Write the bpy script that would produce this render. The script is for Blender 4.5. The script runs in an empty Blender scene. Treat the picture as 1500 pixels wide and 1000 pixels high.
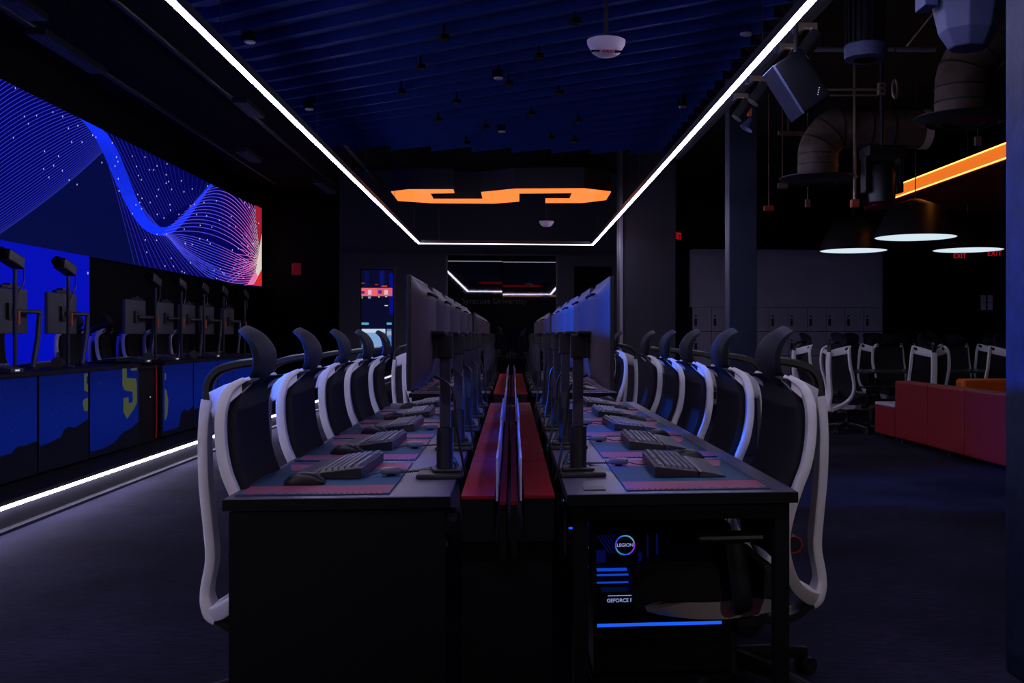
import bpy, math, random
from math import sin, cos, pi, tan, radians
from mathutils import Vector, Matrix
random.seed(7)
C = bpy.context.scene.collection
# ---------------------------------------------------------------- camera frame
F = 1458.0; TH = radians(5.0); CS, SN = cos(TH), sin(TH); HC = 1.22
def P(u, v, d):                      # point of the photo at depth d
    X = (u-750)*CS*d/F
    return Vector(((X), (d-X*SN)/CS, HC-(v-490)*d/F))
def PZ(u, v, z): return P(u, v, F*(HC-z)/(v-490))
def PX(u, v, X): return P(u, v, X*F/((u-750)*CS))
def PY(u, v, Y):
    k = (u-750)*CS/F
    d = Y*CS/(1-k*SN)
    return P(u, v, d)
# ---------------------------------------------------------------- materials
M = {}
def mat(name, col, rough=.6, metal=0., noise=0., nscale=20., emit=None, es=0., bump=0., alpha=1., trans=0., spec=.5, coat=0.):
    m = bpy.data.materials.new(name); m.use_nodes = True
    nt = m.node_tree; b = nt.nodes['Principled BSDF']
    b.inputs['Base Color'].default_value = (*col, 1)
    b.inputs['Roughness'].default_value = rough; b.inputs['Metallic'].default_value = metal
    b.inputs['Specular IOR Level'].default_value = spec
    b.inputs['Coat Weight'].default_value = coat
    b.inputs['Transmission Weight'].default_value = trans
    b.inputs['Alpha'].default_value = alpha
    if emit:
        b.inputs['Emission Color'].default_value = (*emit, 1); b.inputs['Emission Strength'].default_value = es
    if noise or bump:
        tc = nt.nodes.new('ShaderNodeTexCoord'); n = nt.nodes.new('ShaderNodeTexNoise')
        n.inputs['Scale'].default_value = nscale; n.inputs['Detail'].default_value = 5
        nt.links.new(tc.outputs['Object'], n.inputs['Vector'])
        if noise:
            r = nt.nodes.new('ShaderNodeValToRGB'); r.color_ramp.elements[0].position = .3; r.color_ramp.elements[1].position = .7
            r.color_ramp.elements[0].color = (*[c*(1-noise) for c in col], 1); r.color_ramp.elements[1].color = (*[min(1, c*(1+noise)) for c in col], 1)
            nt.links.new(n.outputs['Fac'], r.inputs['Fac']); nt.links.new(r.outputs['Color'], b.inputs['Base Color'])
        if bump:
            bp = nt.nodes.new('ShaderNodeBump'); bp.inputs['Strength'].default_value = bump; bp.inputs['Distance'].default_value = .01
            nt.links.new(n.outputs['Fac'], bp.inputs['Height']); nt.links.new(bp.outputs['Normal'], b.inputs['Normal'])
    M[name] = m; return m
def emat(name, col, s):
    return mat(name, (.02, .02, .02), .5, emit=col, es=s)
mat('wall_black', (.005, .005, .008), .85, noise=.2, nscale=3, spec=.15)
mat('ceiling_black', (.004, .004, .006), .9, noise=.3, nscale=4, spec=.15)
mat('wall_charcoal', (.022, .022, .034), .75, noise=.12, nscale=2)
mat('pillar_paint', (.012, .021, .06), .6, noise=.25, nscale=9, bump=.5, spec=.3)
mat('column_paint', (.016, .024, .055), .6, noise=.12, nscale=5)
mat('baffle', (.004, .014, .095), .7, noise=.15, nscale=6, spec=.05)
mat('backing_dark', (.003, .005, .02), .9, spec=.1)
mat('fixture_black', (.0025, .003, .006), .6, spec=.12)
mat('desk_black', (.0025, .0025, .004), .6, noise=.2, spec=.2)
mat('black_plastic', (.012, .012, .014), .42, noise=.15, nscale=60)
mat('black_matte', (.002, .002, .003), .9, spec=.1)
mat('stage_back', (.045, .05, .065), .5)
mat('arm_dark', (.03, .032, .045), .5)
mat('keycap', (.13, .13, .18), .3)
mat('mesh_fabric', (.012, .012, .016), .9, noise=.4, nscale=220, bump=.25)
mat('headrest_foam', (.006, .008, .018), .7, noise=.2, nscale=120, spec=.3)
mat('white_shell', (.85, .85, .86), .42, noise=.03, nscale=8)
mat('grey_shell', (.6, .58, .58), .45)
mat('grey_metal', (.3, .3, .34), .38, metal=.6)
mat('pole_metal', (.06, .06, .09), .4, metal=.6)
mat('rest_grey', (.035, .035, .05), .5)
mat('dark_metal', (.05, .05, .055), .4, metal=.7)
mat('monitor_back', (.055, .034, .046), .55, noise=.06, nscale=40)
mat('screen_black', (.004, .004, .005), .12)
mat('red_lid', (.26, .006, .016), .6, noise=.15, nscale=7, spec=.2)
mat('acrylic', (.5, .52, .8), .3, noise=.05, nscale=5, spec=.6)
mat('red_leather', (.24, .003, .010), .55, noise=.1, nscale=5)
mat('orange_leather', (.75, .13, .012), .42, noise=.1, nscale=5)
mat('seat_pale', (.5, .45, .55), .5)
mat('locker_white', (.32, .31, .39), .5, noise=.05, nscale=3)
mat('red_ring', (.5, .02, .02), .4)
mat('paper', (.6, .6, .75), .8)
mat('duct_wrap', (.10, .068, .045), .6, noise=.25, nscale=14, bump=.4)
mat('duct_white', (.65, .5, .4), .5)
mat('fixture_grey', (.045, .055, .13), .6, spec=.3)
mat('copper_pipe', (.3, .22, .16), .4, metal=.5)
mat('detector_white', (.6, .5, .6), .45)
mat('orange_bracket', (.5, .09, .03), .5)
mat('table_top', (.05, .06, .065), .25)
mat('cable_blue', (.03, .18, .22), .4)
mat('glass_dark', (.004, .004, .006), .02, spec=1.0)
mat('case_glass', (.5, .5, .6), .02, trans=1.0)
emat('led', (.68, .64, 1.0), 50)
emat('led_floor', (.70, .64, 1.0), 42)
emat('led_end', (.74, .74, 1.0), 4)
emat('orange_sign', (1., .215, .035), 1.3)
emat('orange_tube', (1., .36, .07), 4)
emat('orange_trough', (.85, .17, .012), 1.0)
emat('red_sign', (1., .03, .01), .6)
emat('exit_red', (1., .01, .03), .5)
emat('pendant_light', (.58, .7, .78), 1.15)
emat('lamp_spark', (.7, .75, .9), .8)
emat('pc_blue', (.01, .12, 1.), .9)
emat('pc_dim', (.004, .02, .35), .25)
emat('pc_text', (.5, .62, 1.), 1.2)
emat('blue_spark', (.02, .3, .7), .35)
emat('board_led', (.7, .4, .15), .4)
# emission that follows the picture shown on a display
def attr_emit(name, s):
    m = bpy.data.materials.new(name); m.use_nodes = True; nt = m.node_tree; b = nt.nodes['Principled BSDF']
    a = nt.nodes.new('ShaderNodeAttribute'); a.attribute_name = 'Col'
    b.inputs['Base Color'].default_value = (.002, .002, .003, 1); b.inputs['Roughness'].default_value = .8; b.inputs['Specular IOR Level'].default_value = .08
    nt.links.new(a.outputs['Color'], b.inputs['Emission Color']); b.inputs['Emission Strength'].default_value = s
    M[name] = m
attr_emit('display', 1.0)
# carpet
def carpet():
    m = bpy.data.materials.new('carpet'); m.use_nodes = True; nt = m.node_tree; b = nt.nodes['Principled BSDF']
    tc = nt.nodes.new('ShaderNodeTexCoord'); mp = nt.nodes.new('ShaderNodeMapping'); mp.inputs['Scale'].default_value = (3, 14, 1)
    n1 = nt.nodes.new('ShaderNodeTexNoise'); n1.inputs['Scale'].default_value = 3.5; n1.inputs['Detail'].default_value = 10; n1.inputs['Roughness'].default_value = .75
    n2 = nt.nodes.new('ShaderNodeTexNoise'); n2.inputs['Scale'].default_value = .9; n2.inputs['Detail'].default_value = 3
    mx = nt.nodes.new('ShaderNodeMath'); mx.operation = 'MULTIPLY'
    r = nt.nodes.new('ShaderNodeValToRGB'); r.color_ramp.elements[0].position = .16; r.color_ramp.elements[1].position = .38
    r.color_ramp.elements[0].color = (.004, .0045, .012, 1); r.color_ramp.elements[1].color = (.028, .027, .058, 1)
    nt.links.new(tc.outputs['Object'], mp.inputs['Vector']); nt.links.new(mp.outputs['Vector'], n1.inputs['Vector'])
    nt.links.new(tc.outputs['Object'], n2.inputs['Vector'])
    nt.links.new(n1.outputs['Fac'], mx.inputs[0]); nt.links.new(n2.outputs['Fac'], mx.inputs[1])
    nt.links.new(mx.outputs[0], r.inputs['Fac']); nt.links.new(r.outputs['Color'], b.inputs['Base Color'])
    b.inputs['Roughness'].default_value = .95; b.inputs['Specular IOR Level'].default_value = .1
    M['carpet'] = m
carpet()
def desk_top():
    m = bpy.data.materials.new('desk_top'); m.use_nodes = True; nt = m.node_tree; b = nt.nodes['Principled BSDF']
    tc = nt.nodes.new('ShaderNodeTexCoord'); n1 = nt.nodes.new('ShaderNodeTexNoise'); n1.inputs['Scale'].default_value = 60
    r = nt.nodes.new('ShaderNodeValToRGB'); r.color_ramp.elements[0].color = (.065, .056, .095, 1); r.color_ramp.elements[1].color = (.09, .08, .13, 1)
    nt.links.new(tc.outputs['Object'], n1.inputs['Vector']); nt.links.new(n1.outputs['Fac'], r.inputs['Fac']); nt.links.new(r.outputs['Color'], b.inputs['Base Color'])
    b.inputs['Roughness'].default_value = .42; M['desk_top'] = m
desk_top()
def mat_pad():
    # desk mat: pink bands at both short ends, blue band between, red dashes in the front border
    m = bpy.data.materials.new('mat_print'); m.use_nodes = True; nt = m.node_tree; b = nt.nodes['Principled BSDF']
    a = nt.nodes.new('ShaderNodeAttribute'); a.attribute_name = 'Col'
    nt.links.new(a.outputs['Color'], b.inputs['Base Color']); b.inputs['Roughness'].default_value = .8
    M['mat_print'] = m
mat_pad()
def ring_mat():
    m = bpy.data.materials.new('rgb_ring'); m.use_nodes = True; nt = m.node_tree; b = nt.nodes['Principled BSDF']
    a = nt.nodes.new('ShaderNodeAttribute'); a.attribute_name = 'Col'
    b.inputs['Base Color'].default_value = (.01, .01, .01, 1)
    nt.links.new(a.outputs['Color'], b.inputs['Emission Color']); b.inputs['Emission Strength'].default_value = 1.6
    M['rgb_ring'] = m
ring_mat()
# ---------------------------------------------------------------- mesh builder
class MB:
    def __init__(s): s.v = []; s.f = []; s.c = []; s.col = None
    def add(s, vs, fs):
        o = len(s.v); s.v += [tuple(x) for x in vs]
        for f in fs: s.f.append([o+i for i in f]); s.c.append(s.col)
        return s
    def box(s, x0, x1, y0, y1, z0, z1, mtx=None):
        vs = [Vector(p) for p in ((x0,y0,z0),(x1,y0,z0),(x1,y1,z0),(x0,y1,z0),(x0,y0,z1),(x1,y0,z1),(x1,y1,z1),(x0,y1,z1))]
        if mtx: vs = [mtx @ p for p in vs]
        return s.add(vs, [(0,3,2,1),(4,5,6,7),(0,1,5,4),(1,2,6,5),(2,3,7,6),(3,0,4,7)])
    def prism(s, poly, axis, a, b):
        n = len(poly)
        def pt(p, t): return (t, p[0], p[1]) if axis == 'x' else (p[0], t, p[1]) if axis == 'y' else (p[0], p[1], t)
        vs = [pt(p, a) for p in poly]+[pt(p, b) for p in poly]
        return s.add(vs, [tuple(range(n))[::-1], tuple(range(n, 2*n))]+[(i, (i+1)%n, n+(i+1)%n, n+i) for i in range(n)])
    def poly(s, pts): return s.add(pts, [tuple(range(len(pts)))])
    def ring(s, c, r, ax, n=24, up=None):
        pass
    def tube(s, pts, r, n=10, sec=None, caps=True, up=(0,1,0), pw=.6):
        pts = [Vector(p) for p in pts]; N = len(pts); o = len(s.v); vs = []
        rr = r if isinstance(r, (list, tuple)) else [r]*N
        upv = Vector(up)
        for i, p in enumerate(pts):
            t = (pts[min(i+1, N-1)]-pts[max(i-1, 0)]).normalized()
            a = upv - t*upv.dot(t)
            if a.length < 1e-3: a = Vector((0,0,1)) - t*t.z
            if a.length < 1e-3: a = Vector((1,0,0))
            a.normalize(); b = t.cross(a)
            for k in range(n):
                w = 2*pi*k/n+pi/n
                ca, sa = cos(w), sin(w)
                if sec:           # superellipse section: half widths along a and b
                    e = pw
                    q = rr[i]
                    ca = math.copysign(abs(ca)**e, ca)*sec[0]; sa = math.copysign(abs(sa)**e, sa)*sec[1]
                    vs.append(p+a*ca*q+b*sa*q)
                else: vs.append(p+(a*ca+b*sa)*rr[i])
        fs = []
        for i in range(N-1):
            for k in range(n):
                fs.append((i*n+k, i*n+(k+1)%n, (i+1)*n+(k+1)%n, (i+1)*n+k))
        if caps: fs += [tuple(range(n))[::-1], tuple(range((N-1)*n, N*n))]
        return s.add(vs, fs)
    def cyl(s, a, b, r, n=20, r2=None): return s.tube([a, b], [r, r if r2 is None else r2], n)
    def lathe(s, prof, c=(0,0,0), n=32, mtx=None):
        vs = []; k = len(prof)
        for i in range(n):
            w = 2*pi*i/n
            for (r, z) in prof: vs.append(Vector((r*cos(w), r*sin(w), z)))
        if mtx: vs = [mtx @ p for p in vs]
        vs = [p+Vector(c) for p in vs]
        fs = [(i*k+j, ((i+1)%n)*k+j, ((i+1)%n)*k+j+1, i*k+j+1) for i in range(n) for j in range(k-1)]
        return s.add(vs, fs)
    def grid(s, fn, nu, nv, close=False):
        vs = [fn(i/nu, j/nv) for i in range(nu+1) for j in range(nv+1)]
        return s.add(vs, [(i*(nv+1)+j, (i+1)*(nv+1)+j, (i+1)*(nv+1)+j+1, i*(nv+1)+j+1) for i in range(nu) for j in range(nv)])
    def slab(s, fn, gn, nu, nv):      # closed body between two surfaces
        a = [fn(i/nu, j/nv) for i in range(nu+1) for j in range(nv+1)]
        b = [gn(i/nu, j/nv) for i in range(nu+1) for j in range(nv+1)]
        K = len(a); id = lambda i, j: i*(nv+1)+j
        fs = []
        for i in range(nu):
            for j in range(nv):
                q = (id(i,j), id(i+1,j), id(i+1,j+1), id(i,j+1)); fs.append(q[::-1]); fs.append(tuple(K+x for x in q))
        for i in range(nu):
            fs.append((id(i,0), id(i+1,0), K+id(i+1,0), K+id(i,0))); fs.append((id(i+1,nv), id(i,nv), K+id(i,nv), K+id(i+1,nv)))
        for j in range(nv):
            fs.append((id(0,j+1), id(0,j), K+id(0,j), K+id(0,j+1))); fs.append((id(nu,j), id(nu,j+1), K+id(nu,j+1), K+id(nu,j)))
        return s.add(a+b, fs)
    def build(s, name, m, parent=None, smooth=False, bevel=0, fixn=True):
        me = bpy.data.meshes.new(name); me.from_pydata(s.v, [], s.f); me.update()
        me.materials.append(M[m])
        if any(c is not None for c in s.c):
            at = me.color_attributes.new('Col', 'FLOAT_COLOR', 'CORNER')
            k = 0
            for pi_, p in enumerate(me.polygons):
                c = s.c[pi_] or (0, 0, 0)
                for _ in p.vertices: at.data[k].color = (*c, 1); k += 1
        if fixn:
            import bmesh
            bm = bmesh.new(); bm.from_mesh(me); bmesh.ops.recalc_face_normals(bm, faces=bm.faces); bm.to_mesh(me); bm.free()
        if smooth:
            me.polygons.foreach_set('use_smooth', [True]*len(me.polygons))
            try: me.set_sharp_from_angle(angle=radians(40))
            except Exception: pass
        o = bpy.data.objects.new(name, me); C.objects.link(o)
        if bevel:
            b = o.modifiers.new('bevel', 'BEVEL'); b.width = bevel; b.segments = 2; b.limit_method = 'ANGLE'; b.angle_limit = radians(35)
        if parent: o.parent = parent
        return o
def tag(o, label, cat, group=None, kind=None):
    if label: o['label'] = label
    if cat: o['category'] = cat
    if group: o['group'] = group
    if kind: o['kind'] = kind
    return o
def empty(name, loc=(0,0,0), rz=0):
    o = bpy.data.objects.new(name, None); o.empty_display_size = .1; C.objects.link(o); o.location = loc; o.rotation_euler = (0,0,rz); return o
def children(o): return [c for c in bpy.data.objects if c.parent == o]
def proto_tree(o): return (o, [proto_tree(c) for c in children(o)])
def copy_tree(t, parent=None):
    o, ch = t; c = o.copy(); C.objects.link(c)
    if parent: c.parent = parent
    for k in ch: copy_tree(k, c)
    return c
class Proto:
    def __init__(s, root): s.t = proto_tree(root); s.root = root; s.used = False
    def place(s, loc, rz, label, group=None, cat=None):
        if not s.used: o = s.root; s.used = True
        else: o = copy_tree(s.t)
        o.location = loc; o.rotation_euler = (0, 0, rz); o['label'] = label
        if group: o['group'] = group
        elif 'group' in o.keys(): del o['group']
        return o
def struct(name, mb, m, **k):
    o = mb.build(name, m, **k); o['kind'] = 'structure'; return o
def text_mesh(name, body, size, m, parent, mtx, extrude=.0008):
    cu = bpy.data.curves.new(name, 'FONT'); cu.body = body; cu.size = size; cu.extrude = extrude; cu.align_x = 'CENTER'; cu.align_y = 'CENTER'
    t = bpy.data.objects.new(name+'_tmp', cu); C.objects.link(t)
    dg = bpy.context.evaluated_depsgraph_get(); me = bpy.data.meshes.new_from_object(t.evaluated_get(dg))
    bpy.data.objects.remove(t); me.materials.clear(); me.materials.append(M[m])
    o = bpy.data.objects.new(name, me); C.objects.link(o); o.matrix_world = mtx
    if parent: o.parent = parent; o.matrix_parent_inverse = Matrix()
    o.matrix_local = mtx
    return o
def catmull(pts, n=6):
    pts = [Vector(p) for p in pts]; out = []
    for i in range(len(pts)-1):
        p0 = pts[max(i-1,0)]; p1 = pts[i]; p2 = pts[i+1]; p3 = pts[min(i+2, len(pts)-1)]
        for k in range(n):
            t = k/n
            out.append(.5*((2*p1)+(p2-p0)*t+(2*p0-5*p1+4*p2-p3)*t*t+(3*p1-p0-3*p2+p3)*t*t*t))
    out.append(pts[-1]); return out

# ================================================================ THE SETTING
XL, XR, YB, ZC = -4.80, 9.6, 17.10, 4.0
struct('floor', MB().box(-5.2, XR+.2, -6.2, 20.2, -.1, 0), 'carpet')
struct('ceiling', MB().box(-5.2, XR+.2, -6.2, 20.2, ZC, ZC+.1), 'ceiling_black')
struct('wall_left', MB().box(XL-.12, XL, -6.2, 20, 0, ZC), 'wall_black')
struct('wall_right', MB().box(XR, XR+.12, -6.2, 20, 0, ZC), 'wall_black')
struct('wall_rear', MB().box(-5.2, XR+.2, -6.2, -6.05, 0, ZC), 'wall_black')
GX0, GX1, GZ = PY(653, 400, YB).x, PY(817, 400, YB).x, PY(700, 372, YB).z
DX0, DX1 = PY(528, 400, YB).x, PY(577, 400, YB).x; DZ = PY(550, 394, YB).z
KX0, KX1 = PY(841, 400, YB).x, PY(897, 400, YB).x; KZ = PY(870, 390, YB).z
LX0, LX1 = PY(990, 400, YB).x, PY(1293, 400, YB).x
w = MB()
for a, b in ((-2.9, DX0), (DX1, GX0), (GX1, KX0), (KX1, 2.62)): w.box(a, b, YB, YB+.2, 0, ZC)
w.box(DX0, DX1, YB, YB+.2, DZ, ZC); w.box(GX0, GX1, YB, YB+.2, GZ, ZC); w.box(KX0, KX1, YB, YB+.2, KZ, ZC)
struct('wall_back', w, 'wall_charcoal')
struct('wall_back_right', MB().box(2.62, XR, YB+.3, YB+.45, 0, ZC), 'wall_black')
struct('wall_back_left', MB().box(-5.2, -2.7, 19.62, 19.8, 0, ZC), 'wall_black')
struct('wall_alcove_side', MB().box(-2.9, -2.78, YB+.2, 19.62, 0, ZC), 'wall_black')
# dark glass window of two panes + frame
o = struct('window_1', MB().box(GX0, GX1, YB+.12, YB+.16, 0, GZ), 'black_matte')
gm = (PY(736, 400, YB).x)
fr = MB()
for a in (GX0, GX1-.03): fr.box(a, a+.03, YB-.012, YB+.1, .05, GZ)
fr.box(GX0, GX1, YB-.012, YB+.1, GZ-.02, GZ); fr.box(GX0, GX1, YB-.012, YB+.1, 0, .05)
fr.build('window_frame', 'black_plastic', o)
for i, (a, b) in enumerate(((GX0+.03, gm-.004), (gm+.004, GX1-.03))):
    p = MB().box(a, b, YB+.03, YB+.05, .05, GZ-.02)
    # the two panes stand at slightly different angles
    q = p.build('glass_pane', 'glass_dark', o)
    q.data.transform(Matrix.Translation((0,0,0)))
    if i: 
        c = Vector(((a+b)/2, YB+.04, GZ/2)); q.data.transform(Matrix.Translation(c) @ Matrix.Rotation(radians(-.17), 4, 'X') @ Matrix.Translation(-c))
mat('ghost_letters', (.01, .01, .015), .7, emit=(.3, .28, .5), es=.006)
t = text_mesh('lettering', 'Syracuse University', .14, 'ghost_letters', o, Matrix.Translation((PY(724, 442, YB).x, YB+.026, PY(722, 441, YB).z)) @ Matrix.Rotation(pi/2, 4, 'X'))
# black door recess right of the glass
o = struct('door_1', MB().box(KX0, KX1, YB+.06, YB+.12, 0, KZ), 'black_matte')
MB().box(KX1-.13, KX1-.10, YB+.02, YB+.06, .9, 1.25).build('door_handle', 'dark_metal', o)
# glossy glass door with lit displays and painted reflections
o = struct('door_2', MB().box(DX0, DX1, YB+.12, YB+.16, 0, DZ), 'glass_dark')
ds = MB()
def scr(mb, u0, v0, u1, v1, col, yo):
    mb.col = col; a = PY(u0, v0, YB+.1); b = PY(u1, v1, YB+.1); mb.poly([(a.x, YB+yo, b.z), (b.x, YB+yo, b.z), (b.x, YB+yo, a.z), (a.x, YB+yo, a.z)])
mb = MB()
mb.col = (.003, .006, .03); 
scr(mb, 528.8, 395, 576, 518, (.0025, .003, .022), .118)
for (u0, v0, u1, v1, c) in ((556, 396, 563, 420, (.003, .006, .12)), (570, 400, 576, 460, (.002, .004, .2)), (534, 397, 540, 419, (.002, .004, .06)),  # blue streaks painted as the video wall's reflection
    (529, 421.5, 553, 433.5, (.8, .12, .16)), (553.4, 421.5, 574.5, 433.5, (.62, .11, .15)), (529, 426, 534, 430, (.06, .02, .35)), (554, 425, 559, 430, (.06, .02, .3)),
    (538.8, 424.5, 544, 431.5, (.75, .45, .62)), (562.8, 424.5, 568, 431.5, (.75, .45, .62)), (529.5, 434, 531.5, 437, (.05, .35, .12)), (539, 434, 543, 437, (.2, .3, .5)),
    (553.8, 433.6, 556, 435.5, (.4, .5, .3)), (564, 433.5, 567, 435, (.4, .45, .6)), (563.3, 446.8, 568, 448, (.6, .7, .9)), (529.5, 472.3, 540, 475.5, (.1, .38, .5)),
    (566.5, 472.3, 573.5, 475.5, (.1, .38, .5)), (529.8, 481.6, 564.4, 509, (.2, .36, .62)), (566.6, 481.6, 573.2, 507, (.08, .2, .46)), (529.8, 481.6, 564.4, 487, (.5, .62, .8)),
    (555, 486, 564, 491, (.3, .38, .52)), (531, 492, 538, 499, (.35, .45, .6)), (566.6, 485, 573.2, 491, (.3, .38, .5)), (567, 505.3, 572.3, 506.5, (.7, .8, 1)),
    (529, 414, 534, 415.5, (.35, .03, .01)), (549, 416, 554, 417.3, (.3, .03, .01)), (559, 418, 567, 420, (.5, .05, .01))):  # orange streaks painted as reflections in the door
    scr(mb, u0, v0, u1, v1, c, .116 - .0004*len(mb.f))
mb.build('display_picture', 'display', o, fixn=False)
MB().box(DX0-.04, DX0, YB-.02, YB+.1, 0, DZ+.04).box(DX1, DX1+.04, YB-.02, YB+.1, 0, DZ+.04).box(DX0, DX1, YB-.02, YB+.1, DZ, DZ+.04).build('door_frame', 'black_plastic', o)
# columns and pillars
cA, cB = P(1068, 490, 10.0), P(1110, 490, 10.0)
o = struct('pillar_middle', MB().box(cA.x, cB.x, cA.y, cA.y+.2, 0, ZC), 'column_paint', bevel=.01)
nA = P(1472, 490, 3.62); nA.y -= .33
o = struct('pillar_near', MB().box(nA.x, nA.x+.36, nA.y, nA.y+.33, 0, ZC), 'pillar_paint', bevel=.01)
bA, bB = P(909, 490, 14.0), P(991, 490, 14.0)
o = struct('pillar_back', MB().box(bA.x, bB.x, bA.y, bA.y+.5, 0, ZC), 'wall_charcoal', bevel=.006)
MB().box(bA.x-.012, bA.x+.03, bA.y-.03, bA.y, .3, ZC-.1).build('bright_edge_strip', 'grey_metal', o)  # pale strip added to paint the pillar's brighter left face
# raised stage along the left wall
struct('platform_left', MB().box(XL, -3.14, 1.0, 17.0, 0, .20).box(-3.14, -3.10, 1.0, 17.0, .17, .20), 'desk_black')
struct('trim_1', MB().box(-3.14, -3.085, 1.0, 17.0, 0, .02), 'dark_metal')
# diagonal baffle ceiling between the light lines
bx0, bx1, by0, by1, bz = -1.72, 1.5, 1.2, 9.75, 2.98
mb = MB(); ddx, ddy = .82, -.575
L0 = math.hypot(ddx, ddy); ux, uy = ddx/L0, ddy/L0
per = .27; y = by0-.2
rows = []
while y < by1+2.4:
    ya = y                                         # y where the slat meets the left edge
    xa = bx0; xb = bx1
    yb = ya+(xb-xa)*ddy/ddx
    if yb < by0:
        if ya > by0: xb = xa+(by0-ya)*ddx/ddy; yb = by0
    if ya > by1:
        xa = bx0+(by1-ya)*ddx/ddy
        if xa > bx1-.1: y += per; continue
        ya = by1
    if ya > by0 and xb > xa+.1:
        wd = .092; nx, ny = -uy, ux
        p0 = Vector((xa, ya, 0)); p1 = Vector((xb, yb, 0)); nn = Vector((nx, ny, 0))
        a, b, c, d = p0-nn*wd, p1-nn*wd, p1+nn*wd, p0+nn*wd
        z0, z1 = bz, bz+.055
        e = [Vector((q.x, q.y, z)) for q, z in ((a, z0), (b, z0), (c, z0+.05), (d, z0+.05))]
        f = [Vector((q.x, q.y, z1+.02)) for q in (a, b, c, d)]
        mb.add(e+f, [(0,3,2,1),(4,5,6,7),(0,1,5,4),(1,2,6,5),(2,3,7,6),(3,0,4,7)])
    y += per
o = empty('baffle_ceiling'); mb.build('slats', 'baffle', o); MB().box(bx0+.1, bx1, by0, by1, bz+.14, bz+.16).build('backing_board', 'backing_dark', o); tag(o, 'dark blue slatted baffle ceiling hung inside the white light lines', 'ceiling panel')
# small black boxes hanging just below the slats
cc = [(650,52),(842,28),(616,95),(588,131),(642,172),(669,146),(789,79),(745,119),(819,132),(778,163),(847,174),(807,199),(711,182),(683,206),(841,203)]
bp = empty('ceiling_speaker'); tag(bp, 'x', 'ceiling box')
MB().box(-.025, .025, -.035, .035, .055, .085).build('housing', 'black_matte', bp, bevel=.004)
MB().cyl((0,0,.085), (0,0,.20), .008, 8).build('stem', 'black_matte', bp)
BP = Proto(bp)
for u, v in cc:
    p = PZ(u, v+3, bz-.03)
    BP.place((p.x, p.y, bz-.10), radians(20), 'small black box under the slatted baffle ceiling', 'small black boxes below the baffle ceiling')
# suspended light lines
ZL = 2.6; lx0, lx1, ly0, ly1 = -1.41, 1.24, 2.2, 15.3
def led_line(name, segs, label, m='led', group='suspended white light lines'):
    r = empty(name); tag(r, label, 'light strip', group)
    for (a, b) in segs:
        a, b = Vector(a), Vector(b); t = (b-a).normalized(); n = Vector((-t.y, t.x, 0))*.0125
        q = a+t*.008; s_ = b-t*.008
        MB().add([q-n, s_-n, s_+n, q+n, q-n+Vector((0,0,.012)), s_-n+Vector((0,0,.012)), s_+n+Vector((0,0,.012)), q+n+Vector((0,0,.012))],
                 [(0,3,2,1),(4,5,6,7),(0,1,5,4),(1,2,6,5),(2,3,7,6),(3,0,4,7)]).build('diffuser', m, r)
        n2 = n*1.12; h0, h1 = Vector((0,0,.0125)), Vector((0,0,.06))
        MB().add([a-n2+h0, b-n2+h0, b+n2+h0, a+n2+h0, a-n2+h1, b-n2+h1, b+n2+h1, a+n2+h1],
                 [(0,3,2,1),(4,5,6,7),(0,1,5,4),(1,2,6,5),(2,3,7,6),(3,0,4,7)]).build('channel', 'black_plastic', r)
        k = 0
        L = (b-a).length
        while k*2.4+.3 < L:
            p = a+t*(k*2.4+.3); MB().cyl(p+Vector((0,0,.055)), Vector((p.x, p.y, ZC)), .003, 6).build('hanger', 'dark_metal', r); k += 1
    return r
led_line('light_line', [((lx0,ly0,ZL),(lx0,4.68,ZL)), ((lx0,4.68,ZL),(lx0,ly1,ZL))], 'long suspended white light line on the side of the video wall')
led_line('light_line', [((lx1,ly0,ZL),(lx1,4.55,ZL)), ((lx1,4.55,ZL),(lx1,ly1,ZL))], 'long suspended white light line on the side of the lockers')
led_line('light_line', [((lx0,ly1+.03,ZL),(lx1,ly1+.03,ZL))], 'short suspended white light line crossing in front of the dark glass', 'led_end')
led_line('light_line', [((lx0,ly0-.03,ZL),(lx1,ly0-.03,ZL))], 'short suspended white light line reflected in the dark glass')
# floor light line under the stage
r = empty('floor_light_line'); tag(r, 'white light line running along the stage riser', 'light strip')
ys = [1.2, 3.3, 4.96, 6.66, 8.32, 9.97, 11.6, 13.3, 15.0, 16.9]
for a, b in zip(ys, ys[1:]):
    MB().box(-3.12, -3.098, a+.012, b-.012, .148, .170).build('diffuser', 'led_floor', r)
# ================================================================ ORANGE SIGNS
def sgn(name, polys, z, hgt, m, label, cat='sign'):
    r = empty(name); tag(r, label, cat)
    for poly in polys:
        MB().prism(poly, 'z', z, z+.01).build('light_face', m, r)
        MB().prism(poly, 'z', z+.0101, z+hgt).build('housing', 'fixture_grey' if False else 'black_plastic', r)
    return r
S = [(238,265),(320,255),(535,255),(540,270),(425,272),(440,300),(675,300),(668,268),(830,252),(1160,250),(1288,265),(1265,303),(1150,317),(975,317),(975,298),(1090,298),(1102,270),(850,272),(850,310),(730,320),(430,318),(270,307)]
sp = []
for x, y in S:
    p = PZ(500+x/3.261, 200+y/3.261, 3.1); sp.append((p.x, p.y))
sgn('letter_sign', [sp], 3.1, .28, 'orange_sign', 'glowing orange block letter S hanging flat from the ceiling')
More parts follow.
